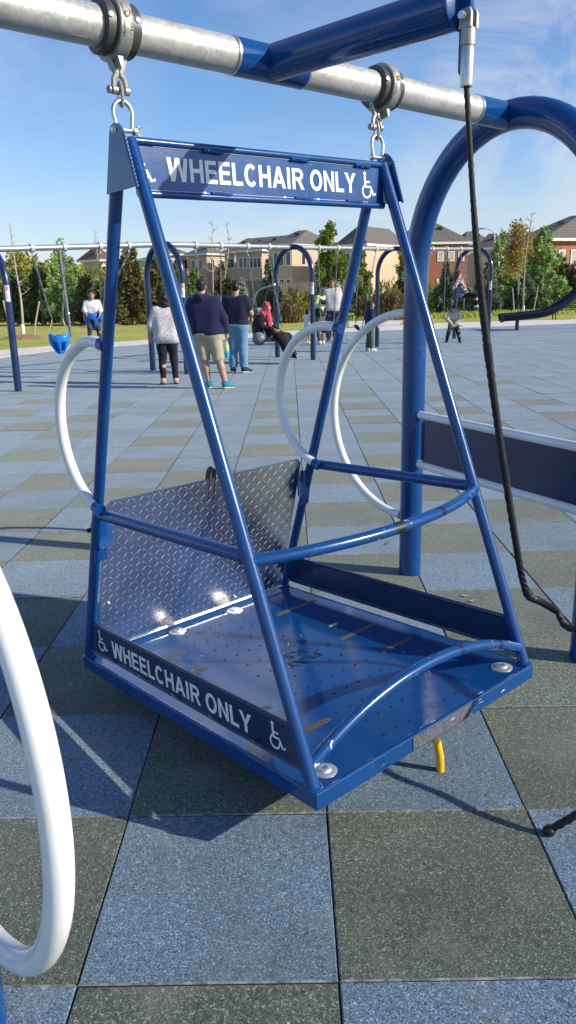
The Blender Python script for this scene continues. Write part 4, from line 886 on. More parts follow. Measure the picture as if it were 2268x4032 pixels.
def twigbush(label, px, top_y, half, D, mat, n=1500, h0=None):
    """upright twiggy shrub: thin rising shoots"""
    o = aty(px, 1180, D); o[2] = 0; H = aty(px, top_y, D)[2]; R_ = half*D/FOC; rng = np.random.default_rng(int(px*3+top_y)); t = thing('bush', label, 'bush', loc=tuple(o), group='bushes along the park edge')
    g = G()
    for k in range(14): a = rng.uniform(0, 6.28); q = R_*rng.uniform(.1,.9); g.tube([(math.cos(a)*q*.3, math.sin(a)*q*.3, 0), (math.cos(a)*q, math.sin(a)*q, H*rng.uniform(.6,.9))], [.02,.006], 4)
    link('stem', g, M['bark'], t); a = rng.uniform(0, 6.28, n); q = R_*np.sqrt(rng.uniform(0, 1, n)); env = H*(np.clip(1-(q/R_)**2.2, .05, 1)**.45)*(.82+.18*np.sin(a*5+q*3)); z = env*rng.uniform(.05, 1, n)**.75
    C = np.stack([np.cos(a)*q, np.sin(a)*q, z], 1); Dv = np.stack([np.cos(a)*.35*q/R_, np.sin(a)*.35*q/R_, 1+0*a], 1)+rng.normal(0, .33, (n, 3)); sc = rng.uniform(.6, 1.4, n)
    V, Q = cards(C, Dv, .34*sc, .055*sc, rng); link('foliage', mesh_np('foliage', V, Q), M[mat], t, 0); return t
def bare(label, base, top_px, D, mat='barkpale', kink=(), r0=.05, nbr=14, guard=True, crown=None, spreadpx=30, low=.35, group='young staked trees'):
    o = np.array(onz(*base)) if D is None else aty(base[0], base[1], D); o[2] = 0; D = o[1]; rng = np.random.default_rng(int(base[0]*3+top_px[1]))
    t = thing('young_tree', label, 'tree', loc=tuple(o), group=group); P = [np.zeros(3)]+[aty(x, y, D)-o for x, y in kink]+[aty(*top_px, D)-o]; S = spline(P, 7); n = len(S); g = G(); g.tube(S, [r0*(1-.85*k/n)+.006 for k in range(n)], 7); W = spreadpx*D/FOC; tips = []
    for k in range(nbr):
        f = low+(1-low)*(k+rng.uniform(0,1))/nbr*.95; p = S[min(n-1, int(f*n))]; a = rng.uniform(0, 6.28); L = W*(1.25-f)*rng.uniform(.5, 1.2); e = p+np.array([math.cos(a)*L, math.sin(a)*L, L*rng.uniform(.5, 1.1)]); m_ = (p+e)/2+np.array([0,0,-.12*L]); g.tube([p, m_, e], [.022*(1.1-f)+.008,.014,.006], 5)
        for j in range(3): b = p+(e-p)*rng.uniform(.35, .95); d = rng.normal(0, 1, 3); d[2] = abs(d[2]); q = b+unit(d)*L*rng.uniform(.25,.5); g.tube([b, q], [.010,.005], 4); tips.append(q)
        tips += [e, m_*.4+e*.6]
    link('trunk', g, M[mat], t)
    if guard: g = G(); g.tube([S[0], S[0]*.7+S[1]*.3+np.array([0,0,.0]), np.array([S[1][0]*.35, 0, .5])], [r0*1.45]*3, 10); link('trunk_guard', g, M['guard'], t)
    if crown:
        mat_, nn = crown; T = np.array(tips); idx = rng.choice(len(T), nn); C = T[idx]+rng.normal(0, W*.16, (nn, 3)); sc = rng.uniform(.6,1.4,nn); V, Q = cards(C, rng.normal(size=(nn, 3)), .20*sc, .10*sc, rng); link('crown', mesh_np('crown', V, Q), M[mat_], t, 0)
    return t
def stake(label, b, tpx, D=None, r=.04):
    o = np.array(onz(*b)) if D is None else aty(b[0], b[1], D); o[2] = 0; tp_ = aty(*tpx, o[1])-o; t = thing('tree_stake', label, 'stake', loc=tuple(o), group='stakes around the young trees'); g = G(); g.tube([(0,0,-.05), tp_*.5, tp_], [r, r*.95, r*.9], 8); link('post', g, M['wood'], t); return o, tp_
# far backdrop wood (reads as one mass)
def wood(name, pts, D, mat, n, label, leaf=.9):
    rng = np.random.default_rng(len(pts)*11+n); V = []; Cs = []; Ds = []
    px = [p[0] for p in pts]; py = [p[1] for p in pts]; 
    for k in range(n):
        x = rng.uniform(px[0], px[-1]); d = D+rng.uniform(-3, 6); ht = aty(x, np.interp(x, px, py), d)[2]*(.78+.22*abs(math.sin(x*.09)*math.cos(x*.037+1))); p = aty(x, 1180, d); p[2] = ht*rng.uniform(.0, 1)**.8; Cs.append(p)
    Cs = np.array(Cs); V, Q = cards(Cs, rng.normal(size=(n, 3)), leaf*rng.uniform(.5,1.2,n), leaf*.5*rng.uniform(.5,1.2,n), rng); o = link(name, mesh_np(name, V, Q), M[mat], None, 0); tag(o, label, 'wood', kind='stuff')
wood('distant_wood', [(-300,985),(0,985),(60,972),(130,980),(200,990),(330,1030),(640,1060),(760,1075)], 85, 'olive', 7000, 'olive distant wood along the left skyline')
wood('hedge_mass', [(-250,1150),(0,1145),(200,1150),(420,1160),(640,1140),(760,1150),(900,1160),(1050,1190)], 56, 'pine', 6000, 'dark shadowed undergrowth behind the left conifers', .6)
wood('undergrowth', [(1080,1165),(1240,1160),(1400,1165),(1560,1150),(1700,1150),(1900,1120),(2100,1105),(2400,1090)], 62, 'pine', 6000, 'dark undergrowth behind the right hand trees', .6)
C_ = conifer
C_('bright green broad pine behind the leaning grey post', 258, 1275, 950, 100, 46, 'pine_light', 5600, droop=.1, taper=.8)
C_('dark bushy pine low at the far left behind the first far hoop', 70, 1270, 1060, 95, 48, 'pine', 4200, droop=.15, taper=.6)
C_('dark green pine between the two bare saplings on the left', 165, 1272, 1050, 80, 47, 'pine', 3800, droop=.15, taper=.6)
C_('bushy dark pine behind the boy in the bucket swing', 345, 1268, 1085, 70, 45, 'brownfir', 2600, droop=.2, taper=.65)
C_('small dark pine beside the second bare sapling', 415, 1268, 1100, 55, 46, 'pine', 2400, taper=.65)
C_('tall browned dense fir just left of the swing front leg', 520, 1266, 968, 88, 44, 'brownfir', 6500, low=.01, droop=.35, taper=.5)
C_('green browned fir inside the second far hoop', 618, 1266, 1015, 58, 46, 'brownfir', 3200, low=.02, taper=.6)
C_('blue grey spruce behind the woman in the patterned blouse', 730, 1262, 1080, 62, 46, 'spruce', 3600, low=.02, taper=.8)
C_('light brown pine between the navy hoodie and the tee', 880, 1255, 1030, 62, 47, 'brownfir', 3200, droop=.1)
C_('small green pine low behind the man in the tee', 930, 1255, 1120, 50, 48, 'pine', 2000)
C_('dark spruce beside the red headscarf and third far hoop', 1065, 1250, 1015, 72, 46, 'spruce', 4800, low=.02, droop=.4)
C_('dark green spruce behind the orange leaved sapling at the hoop post', 1590, 1245, 1035, 78, 46, 'spruce', 4600, low=.02, droop=.4)
C_('tiered spruce right of the thick blue post behind the crouching boy', 1755, 1232, 1025, 62, 48, 'spruce', 4200, low=.02, droop=.35)
C_('dense spruce framed by the fifth far hoop', 1915, 1228, 1030, 80, 50, 'spruce', 5000, low=.02, droop=.4)
C_('bright tall pine rising right of the fifth far hoop', 1965, 1228, 912, 68, 56, 'pine_light', 4200, droop=.05, taper=.6)
C_('yellowish pine behind the orange leaved sapling', 2030, 1228, 965, 70, 57, 'pine_light', 3600, droop=.05, taper=.6)
C_('large pale green pine left of the orange brick house', 2128, 1226, 900, 88, 53, 'pine_light', 7500, droop=.05, taper=.55)
C_('dark pine over the slide at the right edge', 2262, 1226, 1040, 95, 54, 'pine', 4800, droop=.2, taper=.5)
C_('low dark fir under the pale green pine', 2060, 1226, 1090, 85, 52, 'spruce', 3600, taper=.5)
C_('small pale pine in front of the dark pine by the slide', 2210, 1228, 1105, 60, 50, 'pine_light', 2400, taper=.6, droop=.0)
C_('dark fir filling the gap behind the fifth far hoop and bright pine', 1995, 1226, 1060, 70, 58, 'spruce', 3600, low=.02, taper=.6)
C_('dark fir behind the bare young tree and pale stakes', 2105, 1226, 1050, 85, 58, 'spruce', 3800, low=.02, taper=.55)
C_('tall dark pine in front of the orange brick wall', 2195, 1226, 1000, 62, 57, 'pine', 4200, low=.02, taper=.6)
blobtree('loose olive leafed tree behind the far left bare sapling', 95, 1000, 1200, 85, 58, 'olive', 3600, 26, leaf=(.26,.15), spread=.36)
blobtree('loose yellow-green tree left of the browned fir', 430, 1040, 1210, 60, 56, 'yellowbush', 2200, 20, leaf=(.24,.13), spread=.36)
blobtree('pale green shrub tree showing between the navy hoodie and second far hoop', 770, 1045, 1200, 52, 54, 'fresh', 1500, 18, leaf=(.24,.13), spread=.36)
blobtree('yellow-green leafy tree just above the patterned blouse woman', 690, 1040, 1190, 44, 58, 'fresh', 1100, 12, leaf=(.28,.16))
blobtree('tall fresh green tree rising above the beam behind the man in grey', 1300, 872, 1215, 86, 44, 'fresh', 5200, 40, trunkmat='barkpale', spread=.30, limbs=16, leaf=(.20,.11))
blobtree('slim fresh green tree between the swing back leg and fourth far hoop', 1428, 985, 1225, 46, 44, 'fresh', 3000, 28, trunkmat='barkpale', spread=.36, limbs=12, leaf=(.19,.10))
blobtree('white blossom bush below the dark red deck', 955, 1098, 1165, 34, 52, 'blossom', 700, 10, name='bush', leaf=(.2,.12))
twigbush('round yellow-green bush right of the red headscarf', 1165, 1122, 72, 44, 'yellowbush', 3000); twigbush('brown lower bush in front of the yellow-green bush', 1135, 1180, 62, 42, 'brownbush', 1800); twigbush('yellow-green bush behind the vest woman', 1225, 1140, 45, 45, 'yellowbush', 1400)
twigbush('tall brown-green thicket between the fourth far hoop and the blue post', 1520, 1095, 70, 45, 'yellowbush', 2600); twigbush('dry brown thicket right of the navy topped child', 1545, 1130, 62, 43, 'brownbush', 2200); twigbush('brown-green thicket just left of the navy topped child', 1440, 1150, 45, 43, 'brownbush', 1500)
twigbush('yellow-green thicket showing right of the thick blue post', 1710, 1110, 38, 50, 'yellowbush', 1200); twigbush('brown grassy bush left of the white trunk guard by the mulch', 640, 1160, 50, 50, 'brownbush', 1000)
bare('bare sapling with white trunk guard at the far left beside two stakes', (92,1325), (38,880), None, kink=((82,1180),(62,1060)), r0=.06, nbr=13, spreadpx=48)
bare('bare sapling with white trunk guard in the mulch behind the boy', (403,1278), (372,905), None, kink=((395,1130),(386,1030)), r0=.065, nbr=15, spreadpx=45)
bare('tall bare tree right of the hooded man', (838,1205), (836,868), 46, kink=((838,1090),(835,980)), nbr=14, guard=False, spreadpx=48, group='bare trees behind the people')
bare('thin leaning bare tree above the man in the tee', (880,1200), (890,872), 47, kink=((885,1090),(902,960)), nbr=10, guard=False, spreadpx=40, group='bare trees behind the people')
bare('bare young tree with pale forked trunk beside the orange leaved one', (2060,1236), (2096,838), None, kink=((2062,1120),(2071,1000),(2086,900)), r0=.05, nbr=17, spreadpx=46, low=.45)
bare('orange leaved young tree with pale trunk between stakes', (2039,1229), (2052,900), None, kink=((2042,1120),(2046,1010)), r0=.05, nbr=28, crown=('orange', 2400), spreadpx=70, low=.36)
bare('orange leaved sapling half hidden by the thick blue post', (1592,1240), (1585,1005), 46, kink=((1590,1120),), r0=.05, nbr=16, crown=('orange', 1000), spreadpx=36, low=.45, guard=False)
bare('thin sapling twigs rising above the brick house left of the post', (1610,1240), (1612,890), 48, kink=((1610,1100),), r0=.04, nbr=9, guard=False, spreadpx=25)
for lb, b, tpx in (('leaning white stake left of the far left sapling', (36,1255), (12,1183)), ('leaning pale stake right of the far left sapling', (131,1320), (154,1186)), ('thin stake left of the orange leaved tree', (2012,1226), (2005,1152)), ('thick pale stake beside the orange leaved tree', (2025,1234), (2018,1134)), ('stake between the young trees and the pale pine', (2066,1226), (2071,1145)), ('leaning stake right of the pale forked trunk', (2099,1234), (2119,1128)), ('bent pale stake just left of the thick blue post', (1592,1225), (1587,1153))):
    stake(lb, b, tpx, 34 if b[0] < 40 else None)
for lb, px, py, r in (('mulch ring round the far left sapling', 104, 1330, 1.0), ('mulch ring round the sapling behind the boy', 398, 1284, 1.3)):
    o = onz(px, py); g = G(); n = 22; rr = [r*random.uniform(.75,1.15) for _ in range(n)]; g.add([(0,0,.16)]+[(rr[k]*.5*math.cos(6.283*k/n), rr[k]*.5*math.sin(6.283*k/n), .11) for k in range(n)]+[(rr[k]*math.cos(6.283*k/n), rr[k]*math.sin(6.283*k/n), -.04) for k in range(n)], [(0, 1+k, 1+(k+1) % n) for k in range(n)]+[(1+k, 1+n+k, 1+n+(k+1) % n, 1+(k+1) % n) for k in range(n)])
    h = tag(link('mulch_ring', g, M['mulch'], None, 30), lb, 'mulch'); h.location = o
# grass tufts on the lawn and tall grass at the wood's foot (stuff)
def tufts(name, n, fy, hgt, label, seed):
    rng = np.random.default_rng(seed); x = rng.uniform(-16 if hgt < .2 else 2.5, 26, n); yy = fy(x, rng.uniform(0, 1, n)); C = np.stack([x, yy, np.full(n, hgt*.35-.03)], 1); V, Q = cards(C, np.stack([rng.normal(0,.35,n), rng.normal(0,.35,n), np.ones(n)], 1), hgt*rng.uniform(.5,1.4,n), hgt*.22*rng.uniform(.6,1.3,n), rng); tag(link(name, mesh_np(name, V, Q), M['blade'], None, 0), label, 'grass', kind='stuff')
fx = [p[0] for p in far_edge]; fyv = [p[1] for p in far_edge]
tufts('lawn_grass', 16000, lambda x, u: np.interp(x, fx, fyv)+.05+u**1.5*14, .045, 'short mown grass beyond the path', 5)
tufts('tall_grass', 3500, lambda x, u: 40+.18*np.maximum(x, 0)*1.6+u*6, .34, 'tall rough grass at the foot of the trees', 6)
# fallen leaves on the near paving
for k, (px, py, lb) in enumerate(((1834,2347,'small dry leaf on the dark tile below the barrier'), (1862,2367,'tiny pale leaf just beside the small dry leaf'), (1527,2140,'dark curled leaf beside the thick blue post foot'))):
    o = onz(px, py, .004); g = G(); n = 8; g.add([(.022*math.cos(6.28*i/n), .009*math.sin(6.28*i/n), .003+.004*abs(math.cos(6.28*i/n))) for i in range(n)]+[(0,0,.001)], [(i, (i+1) % n, n) for i in range(n)]); l = tag(link('leaf', g, M['wood'] if k < 2 else M['bark'], None, 0), lb, 'leaf'); l.location = o; l.rotation_euler = (0,0,.5*k)
# ================================================================= PEOPLE
class SDF:
    def __init__(s, lo, hi, vox):
        s.lo = np.array(lo, float); s.v = vox; s.n = np.ceil((np.array(hi)-s.lo)/vox).astype(int)+1; s.f = np.full(s.n, 0.5, np.float32)
    def _sub(s, lo, hi):
        a = np.maximum(np.floor((lo-s.lo)/s.v).astype(int), 0); b = np.minimum(np.ceil((hi-s.lo)/s.v).astype(int)+1, s.n)
        if (b <= a).any(): return None
        ax = [(s.lo[k]+s.v*np.arange(a[k], b[k])).astype(np.float32) for k in range(3)]; return (slice(a[0], b[0]), slice(a[1], b[1]), slice(a[2], b[2])), np.stack(np.meshgrid(*ax, indexing='ij'), -1)
    def _put(s, sl, d, k, sub=False):
        f = s.f[sl]
        if sub: s.f[sl] = np.maximum(f, -d); return
        h = np.clip(.5+.5*(f-d)/k, 0, 1); s.f[sl] = f*(1-h)+d*h-k*h*(1-h)
    def cone(s, a, b, ra, rb, k=.02, cut=None, sub=False, sq=None):
        """round cone a-b; sq=(axis, factor) flattens it; cut=(point, normal) trims this limb only"""
        a = np.array(a, float); b = np.array(b, float); m = max(ra, rb)+k+.03
        r = s._sub(np.minimum(a, b)-m, np.maximum(a, b)+m)
        if r is None: return
        sl, P = r; d = b-a; L2 = d@d+1e-9; t = np.clip(((P-a)@d)/L2, 0, 1); q = P-(a+t[..., None]*d)
        if sq: q = q.copy(); q[..., sq[0]] *= sq[1]
        D = np.sqrt((q*q).sum(-1))-(ra+t*(rb-ra))
        if cut is not None: D = np.maximum(D, (P-np.array(cut[0]))@np.array(cut[1]))
        s._put(sl, D.astype(np.float32), k, sub)
    def ell(s, c, r, k=.015, sub=False, R=None, cut=None):
        c = np.array(c, float); r = np.array(r, float); m = r.max()+k+.03; u = s._sub(c-m, c+m)
        if u is None: return
        sl, P = u; q = P-c
        if R is not None: q = q@np.array(R)
        k0 = np.sqrt(((q/r)**2).sum(-1)); k1 = np.sqrt(((q/(r*r))**2).sum(-1))+1e-6; D = k0*(k0-1)/k1
        if cut is not None: D = np.maximum(D, (P-np.array(cut[0]))@np.array(cut[1]))
        s._put(sl, D.astype(np.float32), k, sub)
    def plane(s, p, n):
        ax = [s.lo[k]+s.v*np.arange(s.n[k]) for k in range(3)]; P = np.stack(np.meshgrid(*ax, indexing='ij'), -1); s.f = np.maximum(s.f, ((P-np.array(p))@np.array(n)).astype(np.float32))
    def folds(s, amp, fr=9, seed=0):
        ax = [s.lo[k]+s.v*np.arange(s.n[k]) for k in range(3)]; X, Y_, Z = np.meshgrid(*ax, indexing='ij')
        s.f += (amp*(np.sin(fr*(Z*1.6+X*1.1)+seed+1.7*np.sin(5*X+2*Z))*.6+np.sin(fr*1.9*(Z*.7-X*1.2+Y_)+seed*2)*.4)).astype(np.float32)
    def obj(s, name, mat, parent):
        gr = vdb.FloatGrid(0.5); gr.copyFromArray(np.ascontiguousarray(s.f)); V, Q = gr.convertToQuads(0.0); V = V*s.v+s.lo
        if len(Q) == 0: return None
        a, b, c = V[Q[:, 0]], V[Q[:, 1]], V[Q[:, 2]]
        if (np.einsum('ij,ij->i', np.cross(b-a, c-a), a-V.mean(0))).sum() < 0: Q = Q[:, ::-1]
        return link(name, mesh_np(name, V, Q), mat, parent, 180)
def fabric(name, c, var=.16, scale=30, rough=.9, pat=None):
    m, t, b = nt(name); f = noise(t, scale, 4, .7); col = ramp(t, [(.3, tuple(q*(1-var) for q in c)), (.7, tuple(min(1, q*(1+var)) for q in c))], f)
    if pat: col = mix(t, ramp(t, [(pat[1], (0,0,0)), (pat[1]+.05, (1,1,1))], noise(t, pat[2], 2, .6, dist=1.2)), col, pat[0])
    t.links.new(col, b.inputs['Base Color']); b.inputs['Roughness'].default_value = rough; b.inputs['Sheen Weight'].default_value = .15; b.inputs['Specular IOR Level'].default_value = .25; bump(t, b, noise(t, 160, 2), .15, .004); return m
def skin(name, c):
    m, t, b = nt(name); f = noise(t, 14, 4); t.links.new(ramp(t, [(.3, tuple(q*.9 for q in c)), (.7, tuple(q*1.08 for q in c))], f), b.inputs['Base Color']); b.inputs['Roughness'].default_value = .5; b.inputs['Subsurface Weight'].default_value = .08; b.inputs['Subsurface Radius'].default_value = (.02,.008,.004); return m
SK = dict(warm=skin('warm_brown_skin', (.36,.20,.13)), light=skin('light_skin', (.52,.32,.23)), tan=skin('tan_skin', (.42,.25,.165)))
M['hair'] = fabric('dark_hair', (.012,.009,.008), .5, 60, .45); M['hairbrown'] = fabric('dark_brown_hair', (.03,.017,.011), .5, 60, .45)
M['eye'] = simple('dark_eye', (.015,.011,.010), .2); M['lip'] = simple('lip_tone', (.30,.12,.10), .5); M['eyewhite'] = simple('eye_white', (.6,.57,.54), .3)
BASE = dict(pel=(0,0,.525), wai=(0,.005,.615), che=(0,.0,.725), nb=(0,-.012,.825), nt=(0,.0,.872), hd=(0,.012,.934),
  lsh=(-.105,-.008,.800), rsh=(.105,-.008,.800), lel=(-.142,-.02,.640), rel=(.142,-.02,.640), lwr=(-.148,.02,.500), rwr=(.148,.02,.500), lhd=(-.0,.022,-.052), rhd=(.0,.022,-.052),
  lhi=(-.050,0,.505), rhi=(.050,0,.505), lkn=(-.056,.012,.283), rkn=(.056,.012,.283), lan=(-.058,-.012,.045), ran=(.058,-.012,.045), lto=(-.010,.095,-.030), rto=(.010,.095,-.030))
def person(label, loc, yaw, H, sk, pose=None, girth=1.0, top=None, bottom=None, shoes=None, hair=None, head=1.0, vox=None, extras=None, look=0.0, group=None, tilt=0.0, zc=0.0, beard=False):
    """facing local +Y; joints in units of body height H"""
    J = {k: np.array(v, float) for k, v in BASE.items()}
    if pose: J.update({k: np.array(v, float) for k, v in pose.items()})
    for k in ('l', 'r'): J[k+'hd'] = J[k+'wr']+unit(J[k+'hd'])*.056; J[k+'to'] = J[k+'an']+J[k+'to']
    J = {k: v*H for k, v in J.items()}; h = H; gw = girth
    t = thing('person', label, 'person', loc=tuple(loc), group=group); t.rotation_euler = (0, 0, yaw)
    A = np.array(list(J.values())); lo, hi = A.min(0)-.16*h, A.max(0)+.16*h; vox = vox or .0095*h/1.75
    cy, sy = math.cos(look), math.sin(look); Rh = np.array([[cy,-sy,0],[sy,cy,0],[0,0,1]])
    up = unit(J['hd']-J['nt']) if tilt else np.array([0,0,1.])
    if tilt: ct, st = math.cos(tilt), math.sin(tilt); Rh = Rh@np.array([[1,0,0],[0,ct,-st],[0,st,ct]])
    HP = lambda x, y, z: J['hd']+Rh@(np.array([x, y, z])*h*head)
    def torso(s, e, k=.03, chest=True, lower=True):
        wx = np.array([1.,0,0])*h; sh = unit(J['rsh']-J['lsh'])*h
        s.cone(J['che']+sh*-.052*gw, J['che']+sh*.052*gw, .064*h*gw+e, .064*h*gw+e, k*h)
        s.cone(J['che']+(J['nb']-J['che'])*.62-sh*.062, J['che']+(J['nb']-J['che'])*.62+sh*.062, .045*h+e, .045*h+e, k*h)
        s.cone(J['wai']-sh*.040*gw, J['wai']+sh*.040*gw, .064*h*gw+e, .064*h*gw+e, k*h)
        s.cone(J['wai']*.5+J['che']*.5-sh*.045*gw, J['wai']*.5+J['che']*.5+sh*.045*gw, .062*h*gw+e, .062*h*gw+e, k*h)
        if lower:
            ph = unit(J['rhi']-J['lhi'])*h; s.cone(J['pel']-ph*.042*gw, J['pel']+ph*.042*gw, .070*h*gw+e, .070*h*gw+e, k*h)
    def arm(s, q, e, frac=1.0, k=.022, eu=None):
        sh, el, wr = J[q+'sh'], J[q+'el'], J[q+'wr']
        if frac <= .5:
            p = sh+(el-sh)*frac*2; s.cone(sh, el, .038*h+e, .030*h+(eu if eu is not None else e*1.3), k*h, cut=(p, unit(el-sh)))
        else:
            p = el+(wr-el)*(frac-.5)*2; s.cone(sh, el, .038*h+e, .028*h+e, k*h); s.cone(el, wr, .028*h+e, .019*h+e*1.1, k*h, cut=(p, unit(wr-el)))
    def leg(s, q, e, frac=1.0, k=.02, flare=0.0):
        hi_, kn, an = J[q+'hi'], J[q+'kn'], J[q+'an']
        if frac <= .5:
            p = hi_+(kn-hi_)*frac*2; s.cone(hi_, kn, .056*h*gw+e, .036*h+e*1.5+flare, k*h, cut=(p, unit(kn-hi_)))
        else:
            p = kn+(an-kn)*(frac-.5)*2; s.cone(hi_, kn, .055*h*gw+e, .036*h+e*1.2, k*h); s.cone(kn, an, .037*h+e*1.1, .022*h+e*1.5+flare, k*h, cut=(p, unit(an-kn)))
    # --- body: one continuous skin surface
    s = SDF(lo, hi, vox); torso(s, 0)
    s.cone(J['nb'], J['nt'], .034*h, .031*h, .02*h); s.cone(J['nt'], J['hd'], .030*h, .034*h, .015*h)
    s.ell(HP(0,-.004,.012), np.array([.043,.053,.053])*h*head, .012*h, R=Rh); s.ell(HP(0,.012,-.030), np.array([.034,.038,.042])*h*head, .015*h, R=Rh)
    s.cone(HP(0,.048,.004), HP(0,.062,-.016), .006*h*head, .0085*h*head, .008*h); s.cone(HP(-.02,.042,.016), HP(.02,.042,.016), .008*h*head, .008*h*head, .008*h)
    s.cone(HP(-.010,.047,-.036), HP(.010,.047,-.036), .005*h*head, .005*h*head, .006*h); s.ell(HP(0,.040,-.060), np.array([.014,.012,.010])*h*head, .012*h)
    for sg in (-1, 1): s.ell(HP(sg*.044,-.002,-.006), np.array([.006,.014,.020])*h*head, .004*h, R=Rh)
    for q, sg in (('l', -1), ('r', 1)):
        sh, el, wr, hd = J[q+'sh'], J[q+'el'], J[q+'wr'], J[q+'hd']; s.cone(sh, el, .036*h, .026*h, .02*h); s.cone(el, wr, .027*h, .0165*h, .012*h)
        d = unit(hd-wr); sd = unit(np.cross(d, unit(J['che']-wr+1e-3))); nn = np.cross(sd, d); pc = wr+d*.030*h
        s.cone(wr, pc, .0165*h, .020*h, .01*h); s.cone(pc-sd*.010*h, pc+sd*.010*h, .014*h, .014*h, .008*h)
        for k_, (off, L) in enumerate(((-.0175,.040),(-.006,.046),(.006,.043),(.0175,.034))):
            b0 = pc+d*.014*h+sd*off*h; b1 = b0+(d*.85+nn*.3)*L*.55*h; b2 = b1+(d*.55+nn*.75)*L*.5*h; s.cone(b0, b1, .0062*h, .0057*h, .003*h); s.cone(b1, b2, .0057*h, .0048*h, .003*h)
        b0 = wr+d*.012*h+sd*.014*h*1; b1 = b0+(d*.6+sd*.55+nn*.3)*.026*h; s.cone(b0, b1, .0075*h, .0062*h, .004*h); s.cone(b1, b1+(d*.8+nn*.4)*.018*h, .0062*h, .0052*h, .003*h)
        hi_, kn, an, to = J[q+'hi'], J[q+'kn'], J[q+'an'], J[q+'to']; s.cone(hi_, kn, .053*h*gw, .033*h, .02*h); s.cone(kn, kn+(an-kn)*.35, .034*h, .036*h, .015*h); s.cone(kn+(an-kn)*.35, an, .036*h, .021*h, .015*h); s.cone(an, to, .024*h, .018*h, .012*h)
    s.obj('body', SK[sk], t)
    for sg in (-1, 1):
        g = G(); g.ell(HP(sg*.018,.0455,.003), np.array([.0085,.005,.0045])*h*head, 10); e_ = link('eye', g, M['eyewhite'], t); g = G(); g.ell(HP(sg*.018,.0485,.003), np.array([.0042,.003,.0042])*h*head, 8); link('iris', g, M['eye'], e_)
        g = G(); g.tube([HP(sg*.008,.052,.017), HP(sg*.019,.0515,.021), HP(sg*.030,.044,.017)], .0028*h*head, 6); link('eyebrow', g, M['hair'], t)
    g = G(); g.tube([HP(-.014,.0475,-.0375), HP(0,.0525,-.0365), HP(.014,.0475,-.0375)], .0036*h*head, 6); link('mouth', g, M['lip'], t)
    # --- shoes
    if shoes:
        for q in ('l', 'r'):
            s = SDF(np.minimum(J[q+'an'], J[q+'to'])-.07*h, np.maximum(J[q+'an'], J[q+'to'])+.07*h, .006*h/1.75); a_, b_ = J[q+'an'], J[q+'to']; d = unit(b_-a_); up_ = np.array([0,0,1.]) if abs(d[2]) < .8 else np.array([0,-1.,0]); 
            s.cone(a_+d*-.012*h, b_-d*.01*h, .030*h, .021*h, .015*h); s.cone(a_-up_*.018*h-d*.018*h, b_-d*.004*h-up_*.004*h, .022*h, .019*h, .012*h); s.cone(a_, a_+(J[q+'kn']-a_)*.12, .027*h, .028*h, .012*h, cut=(a_+(J[q+'kn']-a_)*.10, unit(J[q+'kn']-a_)))
            bz = min(a_[2], b_[2])
            if shoes[0] == 'ground': s.plane((0,0,.003), (0,0,-1))
            o = s.obj('shoe', shoes[1], t)
            if len(shoes) > 2:
                s = SDF(np.minimum(a_, b_)-.07*h, np.maximum(a_, b_)+.07*h, .006*h/1.75); s.cone(a_-up_*.030*h-d*.020*h, b_-d*.002*h-up_*.012*h, .0235*h, .0215*h, .012*h, sq=None); s.plane(a_-up_*.026*h+d*0, up_); s.plane((0,0,.002) if shoes[0] == 'ground' else a_-up_*.047*h, -up_); 
                x = s.obj('sole', shoes[2], o)
    # --- bottoms
    if bottom:
        ty, mat = bottom[0], bottom[1]; s = SDF(lo, hi, vox); e = bottom[2]*h if len(bottom) > 2 else .008*h; ph = unit(J['rhi']-J['lhi'])*h
        s.cone(J['pel']-ph*.042*gw, J['pel']+ph*.042*gw, .072*h*gw+e, .072*h*gw+e, .03*h); s.cone(J['wai']*.55+J['pel']*.45-ph*.036*gw, J['wai']*.55+J['pel']*.45+ph*.036*gw, .062*h*gw+e*.6, .062*h*gw+e*.6, .03*h)
        for q in ('l', 'r'): leg(s, q, e, {'trousers': .965, 'shorts': .53, 'leggings': .93}[ty], flare=(.010*h if ty == 'shorts' else 0))
        if top: dn = unit(J['pel']-J['che']); s.plane(J['wai']+dn*(top[4]-.022)*h, -dn)
        s.folds((.0042 if ty != 'leggings' else .002)*h, 11/h*1.7, 1.0); s.obj(ty if ty != 'leggings' else 'leggings', mat, t)
    # --- tops
    if top:
        ty, mat = top[0], top[1]; e = top[2]*h; frac = top[3]; hem = top[4]*h; s = SDF(lo, hi, vox); torso(s, e, lower=True)
        for q in ('l', 'r'): arm(s, q, e*.8, frac)
        dn = unit(J['pel']-J['che']); s.plane(J['wai']+dn*hem, dn); nk = J['nb']+(J['nt']-J['nb'])*.35
        s.folds(top[5]*h if len(top) > 5 else .004*h, 9/h*1.7, 2.0)
        s.ell(J['nt']+np.array([0,.004*h,.012*h]), np.array([.040,.042,.048])*h, sub=True); o = s.obj(ty, mat, t)
        if ty == 'hoodie':
            s = SDF(lo, hi, vox); c = J['nb']+np.array([0,-.03,.012])*h; s.cone(c+np.array([-.042,.012,.012])*h, c+np.array([0,-.022,-.015])*h, .026*h, .03*h, .02*h); s.cone(c+np.array([.042,.012,.012])*h, c+np.array([0,-.022,-.015])*h, .026*h, .03*h, .02*h); s.cone(c+np.array([-.045,.04,.018])*h, c+np.array([.045,.04,.018])*h, .017*h, .017*h, .02*h); s.folds(.004*h, 20); s.obj('hood', mat, o)
